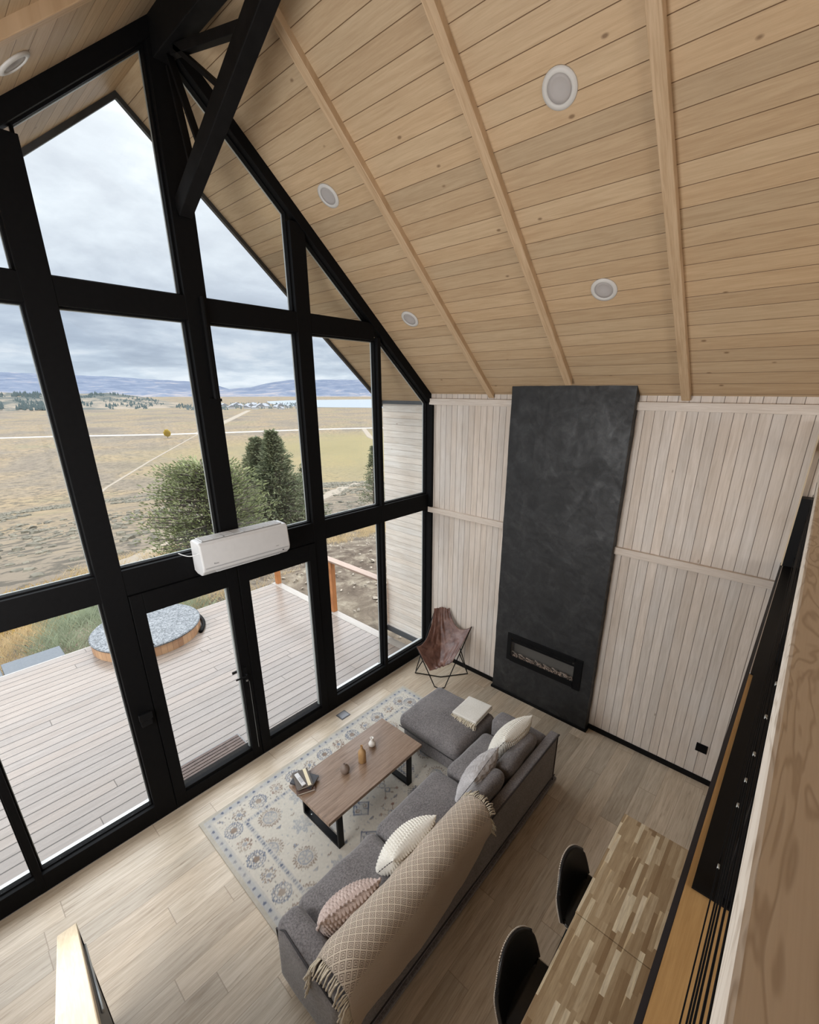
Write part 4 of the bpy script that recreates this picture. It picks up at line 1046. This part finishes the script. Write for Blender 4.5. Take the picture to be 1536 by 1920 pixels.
# ------------------------------------------------------------------ trees
needle = fabric('conifer_needles', (.085, .10, .04), (.30, .32, .15), 5., sheen=0., bmp=0., rough=.8)
needle2 = fabric('dark_conifer_needles', (.06, .078, .04), (.26, .27, .15), 5., sheen=0., bmp=0., rough=.8)
bark = plain('tree_bark', (.10, .08, .065), .9, 0, .3, 14)
def spray(mb, p, d, L, wv):
    """one needled twig: a few crossed thin blades"""
    d = d.normalized(); a = d.cross(Vector((random.random()-.5, random.random()-.5, random.random()-.5))); a.normalize(); b_ = d.cross(a)
    for q_ in (a, b_):
        mb.add([p-q_*wv*.4, p+d*L*.5-q_*wv, p+d*L, p+d*L*.5+q_*wv], [(0, 1, 2, 3)])
def conifer(base, H, R, lab, mat, shape='cone', n=2600, grp='trees beyond the deck', seed=1):
    random.seed(seed); base = Vector(base); t = empty('conifer_tree', tuple(base), lab, 'tree', grp)
    MB().tube([base+Vector((0, 0, -.3)), base+Vector((0, 0, H*.5)), base+Vector((0, 0, H*.93))], .1, 8, rr=[H*.03, H*.018, H*.004]).build('trunk', bark, t, smooth=True)
    br = MB(); f = MB(); nb = int(n/26)
    for i in range(nb):
        if shape == 'cone': h = H*(.06+.92*(i+random.random())/nb); rad = (R*(1-h/H)**1.15+.06)*random.uniform(.6, 1.12)
        else: h = H*(.05+.90*(i+random.random())/nb); rad = R*sqrt(max(.015, 1-((h/H-.30)/.70)**2))*random.uniform(.6, 1.08)
        th = random.random()*2*pi; up = .12 if shape == 'cone' else .35*(h/H)+.05
        d = Vector((cos(th), sin(th), up)); d.normalize(); p0 = base+Vector((0, 0, h*.93 if shape == 'cone' else h*.75))
        if shape != 'cone': p0.z = base.z+h*.90
        p1 = p0+d*rad; br.tube([p0, p0.lerp(p1, .6), p1], .01, 4, rr=[.022, .014, .005])
        for k_ in range(26):
            s = random.uniform(.25, 1.05); q_ = p0.lerp(p1, s); wv_ = rad*.28*(1.15-s)+.05
            q_ = q_+Vector((random.gauss(0, wv_), random.gauss(0, wv_), random.gauss(0, wv_*.45)))
            dd = (d+Vector((random.gauss(0, .45), random.gauss(0, .45), random.gauss(.25, .35)))); spray(f, q_, dd, random.uniform(.10, .24)*H/5.2, .016*H/5.2+.006)
    br.build('branches', bark, t, kind='stuff'); o = f.build('needles', mat, t, kind='stuff'); return t
def landat(u, v): p = onland(u, v); return (p.x, p.y, TZ(p.x, p.y))
p = onland(408, 1064); conifer((p.x, p.y, p.z), 3.6, 1.85, 'broad bushy pine with upswept branches seen left of the centre post', needle, 'round', 12000, seed=3)
p = onland(500, 1010); conifer((p.x, p.y, p.z), 4.65, 1.85, 'pointed conifer, left one of the close pair behind the air conditioner', needle2, 'cone', 9000, seed=4)
p = onland(530, 1012); conifer((p.x, p.y, p.z), 4.85, 2.1, 'tallest conifer, right one of the close pair behind the air conditioner', needle2, 'cone', 11000, seed=5)
p = onland(578, 992); conifer((p.x, p.y, p.z), 3.6, 1.2, 'small dark conifer half hidden by the post right of the pair', needle2, 'cone', 4000, seed=6)
p = onland(703, 950); conifer((p.x, p.y, p.z), 5.4, 1.3, 'dark conifer at the edge of the pane before the pale side wall', needle2, 'cone', 3000, seed=8)
random.seed(11)
# lone yellow tree on the plain
p = onland(315, 822); yt = empty('yellow_tree', (p.x, p.y, TZ(p.x, p.y)), 'lone yellow autumn tree beside the far road', 'tree')
f = MB(); b0 = Vector((p.x, p.y, TZ(p.x, p.y)))
for i in range(900):
    q_ = Vector((random.gauss(0, 1), random.gauss(0, 1), random.gauss(0, 1))); q_.normalize(); q_ *= random.random()**.33
    spray(f, b0+Vector((q_.x*2.8, q_.y*2.8, 4.6+q_.z*3.4)), Vector((q_.x, q_.y, 1)), .9, .25)
f.build('foliage', plain('yellow_leaves', (.55, .42, .10), .8, 0, .3), yt, kind='stuff'); MB().tube([b0, b0+Vector((0, 0, 4))], .25, 6).build('trunk', bark, yt)
# far forest on the hill and village trees
def blob_trees(name, spots, mat, lab, hs=(8, 16)):
    mb = MB()
    for (x, y, z) in spots:
        h = random.uniform(*hs); r = h*.28
        mb.lathe([(r*.9, 0), (r, h*.15), (r*.55, h*.6), (0.05, h)], 5, (x, y, z-1))
    return mb.build(name, mat, None, label=lab, cat='trees', kind='stuff')
sp = []
for i in range(1500):
    u = random.uniform(-60, 360)
    v0 = 738 if u < 210 else 738+(u-210)*.165
    v = random.uniform(v0, 767); d = ray(u, v); h = hypot(d.x, d.y); D = 1330+ (767-v)/(767-v0+.1)*380
    zz = CAM.z+d.z/h*D
    if noise.noise(Vector((u*.03, v*.16, 0))) < -.02: continue
    sp.append((CAM.x+d.x/h*D, CAM.y+d.y/h*D, zz-2))
blob_trees('forest', sp, plain('distant_forest_green', (.055, .075, .075), 1, 0, .2), 'dark conifer forest spread over the low hill', (7, 13))
sp = []
for i in range(420):
    u = random.uniform(350, 575); p = onland(u, random.uniform(757, 767) if u > 430 else random.uniform(763, 769)); sp.append((p.x, p.y, -40))
blob_trees('village_trees', sp, plain('village_tree_green', (.09, .11, .11), 1, 0, .2), 'scattered dark trees among the houses by the lake', (4, 9))
hw = [plain('house_wall_%d' % i, c, .8) for i, c in enumerate(((.36, .35, .34), (.26, .25, .24), (.42, .41, .40)))]; hr = plain('house_roof', (.17, .175, .19), .7)
h0 = empty('house', (0, 0, 0)); h0w = MB().box(-7, 7, -5, 5, 0, 4.5).build('walls', hw[0], h0); h0r = MB().prism([(-7.6, 4.3), (7.6, 4.3), (0, 8)], -5.6, 5.6).build('roof', hr, h0)
hp = []
for i in range(34):
    u = random.uniform(385, 575); v = random.uniform(760, 767.5)
    if 480 < u: v = random.uniform(764, 767.5)
    for _ in range(40):
        p = onland(u, v)
        if all(hypot(p.x-q.x, p.y-q.y) > 34 for q in hp): break
        u = random.uniform(385, 575); v = random.uniform(761, 767.5) if u < 480 else random.uniform(764, 767.5)
    hp.append(p)
    if i == 0: e, a_, b_ = h0, h0w, h0r
    else:
        e = h0.copy(); COL.objects.link(e)
        for ch_ in (h0w, h0r):
            c_ = ch_.copy(); COL.objects.link(c_); c_.parent = e
    e.location = (p.x, p.y, -40.2); e.rotation_euler = (0, 0, random.random()*3); s_ = random.uniform(.7, 1.6); e.scale = (s_, s_, s_)
    tag(e, 'tiny pale house in the distant village by the lake', 'house', 'village houses by the lake')
# ------------------------------------------------------------------ brush, grass and stones near the deck
def tuft(mb, p, n, h, sp_, wv, lean=.5):
    for i in range(n):
        a = random.random()*2*pi; d = Vector((cos(a)*lean*random.random(), sin(a)*lean*random.random(), 1)).normalized(); L = h*random.uniform(.5, 1.1)
        b0 = p+Vector((random.gauss(0, sp_), random.gauss(0, sp_), -.03)); q_ = d.cross(Vector((cos(a+1.5), sin(a+1.5), .1))).normalized()*wv
        bend = Vector((cos(a), sin(a), -.2))*L*.2; mb.add([b0-q_, b0+q_, b0+d*L*.6+q_*.7+bend*.3, b0+d*L+bend, b0+d*L*.6-q_*.7+bend*.3], [(0, 1, 2, 3, 4)])
sage = MB(); gold = MB(); dry = MB()
for i in range(520):
    x = random.uniform(-8, -1.5); y = random.uniform(4.75, 11.2); p = Vector((x, y, TZ(x, y)))
    if (-3.8 > x > -5.7 and y < 5.1) or hypot(x+2.83, y-4.07) < 1.15: continue
    nn = noise.noise(Vector((x*.5, y*.35, 0)))
    if y < 7.8 and nn > -.15: tuft(sage, p, 60, .42, .17, .006, .9)
    elif y > 7.6 and nn < .25: tuft(gold, p, 55, .55, .22, .012, .7)
    else: tuft(dry, p, 40, .40, .16, .005, .8)
for i in range(650):
    x = random.uniform(-2.4, 12); y = random.uniform(4.8, 15)
    if (x > 1.0 and y < 7.5+.3*x) or hypot(x+2.83, y-4.07) < 1.15: continue
    p = Vector((x, y, TZ(x, y))); tuft(dry, p, 38, .36, .18, .006, .9)
sage.build('sagebrush', plain('sage_green', (.27, .30, .20), .9, 0, .3, 3), None, label='grey green sagebrush growing beyond the deck edge', cat='shrubs', kind='stuff')
gold.build('golden_brush', plain('autumn_yellow', (.40, .26, .07), .9, 0, .3, 3), None, label='golden yellow autumn brush behind the sagebrush', cat='shrubs', kind='stuff')
dry.build('dry_grass', plain('straw_grass', (.48, .36, .20), .9, 0, .3, 3), None, label='dry straw coloured grass on the slope', cat='grass', kind='stuff')
for nm_, colr, lab_, cnt in (('slope_sagebrush', (.10, .088, .064), 'low dark sagebrush clumps dotted over the slope and plain', 6500),):
    bm_b = MB()
    for i in range(cnt):
        r = sqrt(random.uniform(17**2, 170**2)); a = radians(random.uniform(2, 52)); x = -4.8+r*sin(a); y = -4+r*cos(a)
        if noise.noise(Vector((x*.035, y*.035, cnt*.1))) < -.12 or y < 9: continue
        R_ = random.uniform(.16, .45)*(.6+r/140); h_ = R_*random.uniform(.55, .95); z = TZ(x, y)-.05; n_ = 7; o_a = random.random()*6
        ring1 = [(x+R_*random.uniform(.7, 1.2)*cos(o_a+2*pi*k_/n_), y+R_*random.uniform(.7, 1.2)*sin(o_a+2*pi*k_/n_), z) for k_ in range(n_)]
        ring2 = [(x+R_*random.uniform(.5, .95)*cos(o_a+2*pi*k_/n_), y+R_*random.uniform(.5, .95)*sin(o_a+2*pi*k_/n_), z+h_*random.uniform(.5, .85)) for k_ in range(n_)]
        bm_b.add(ring1+ring2+[(x, y, z+h_)], [(k_, (k_+1) % n_, n_+(k_+1) % n_, n_+k_) for k_ in range(n_)]+[(n_+k_, n_+(k_+1) % n_, 2*n_) for k_ in range(n_)])
    bm_b.build(nm_, plain(nm_+'_leaf', colr, .95, 0, .5, 2.), None, label=lab_, cat='shrubs', kind='stuff')
rk = MB()
for i in range(900):
    x = random.uniform(.1, 9); y = random.uniform(.4, 10); r = random.uniform(.012, .04)*(1+(random.random() > .97)*1.2)
    z = -.38 if y < 5.2 and x < 5.8 else TZ(x, y)
    Mx = Matrix.Translation((x, y, z)) @ Matrix.Rotation(random.random()*6, 4, 'Z') @ Matrix.Rotation(random.random(), 4, 'X') @ Matrix.Diagonal((r*1.5, r, r*.6, 1))
    rk.add([(0, 0, 1), (1, 0, .1), (.2, 1, 0), (-1, .2, 0), (0, -1, .1), (0, 0, -1)], [(0, 1, 2), (0, 2, 3), (0, 3, 4), (0, 4, 1), (5, 2, 1), (5, 3, 2), (5, 4, 3), (5, 1, 4)], Mx)
rk.build('loose_stones', plain('pale_stone_chips', (.25, .21, .165), .9, 0, .4, 5), None, label='pale stones and wood chips scattered on the dirt', cat='stones', kind='stuff')
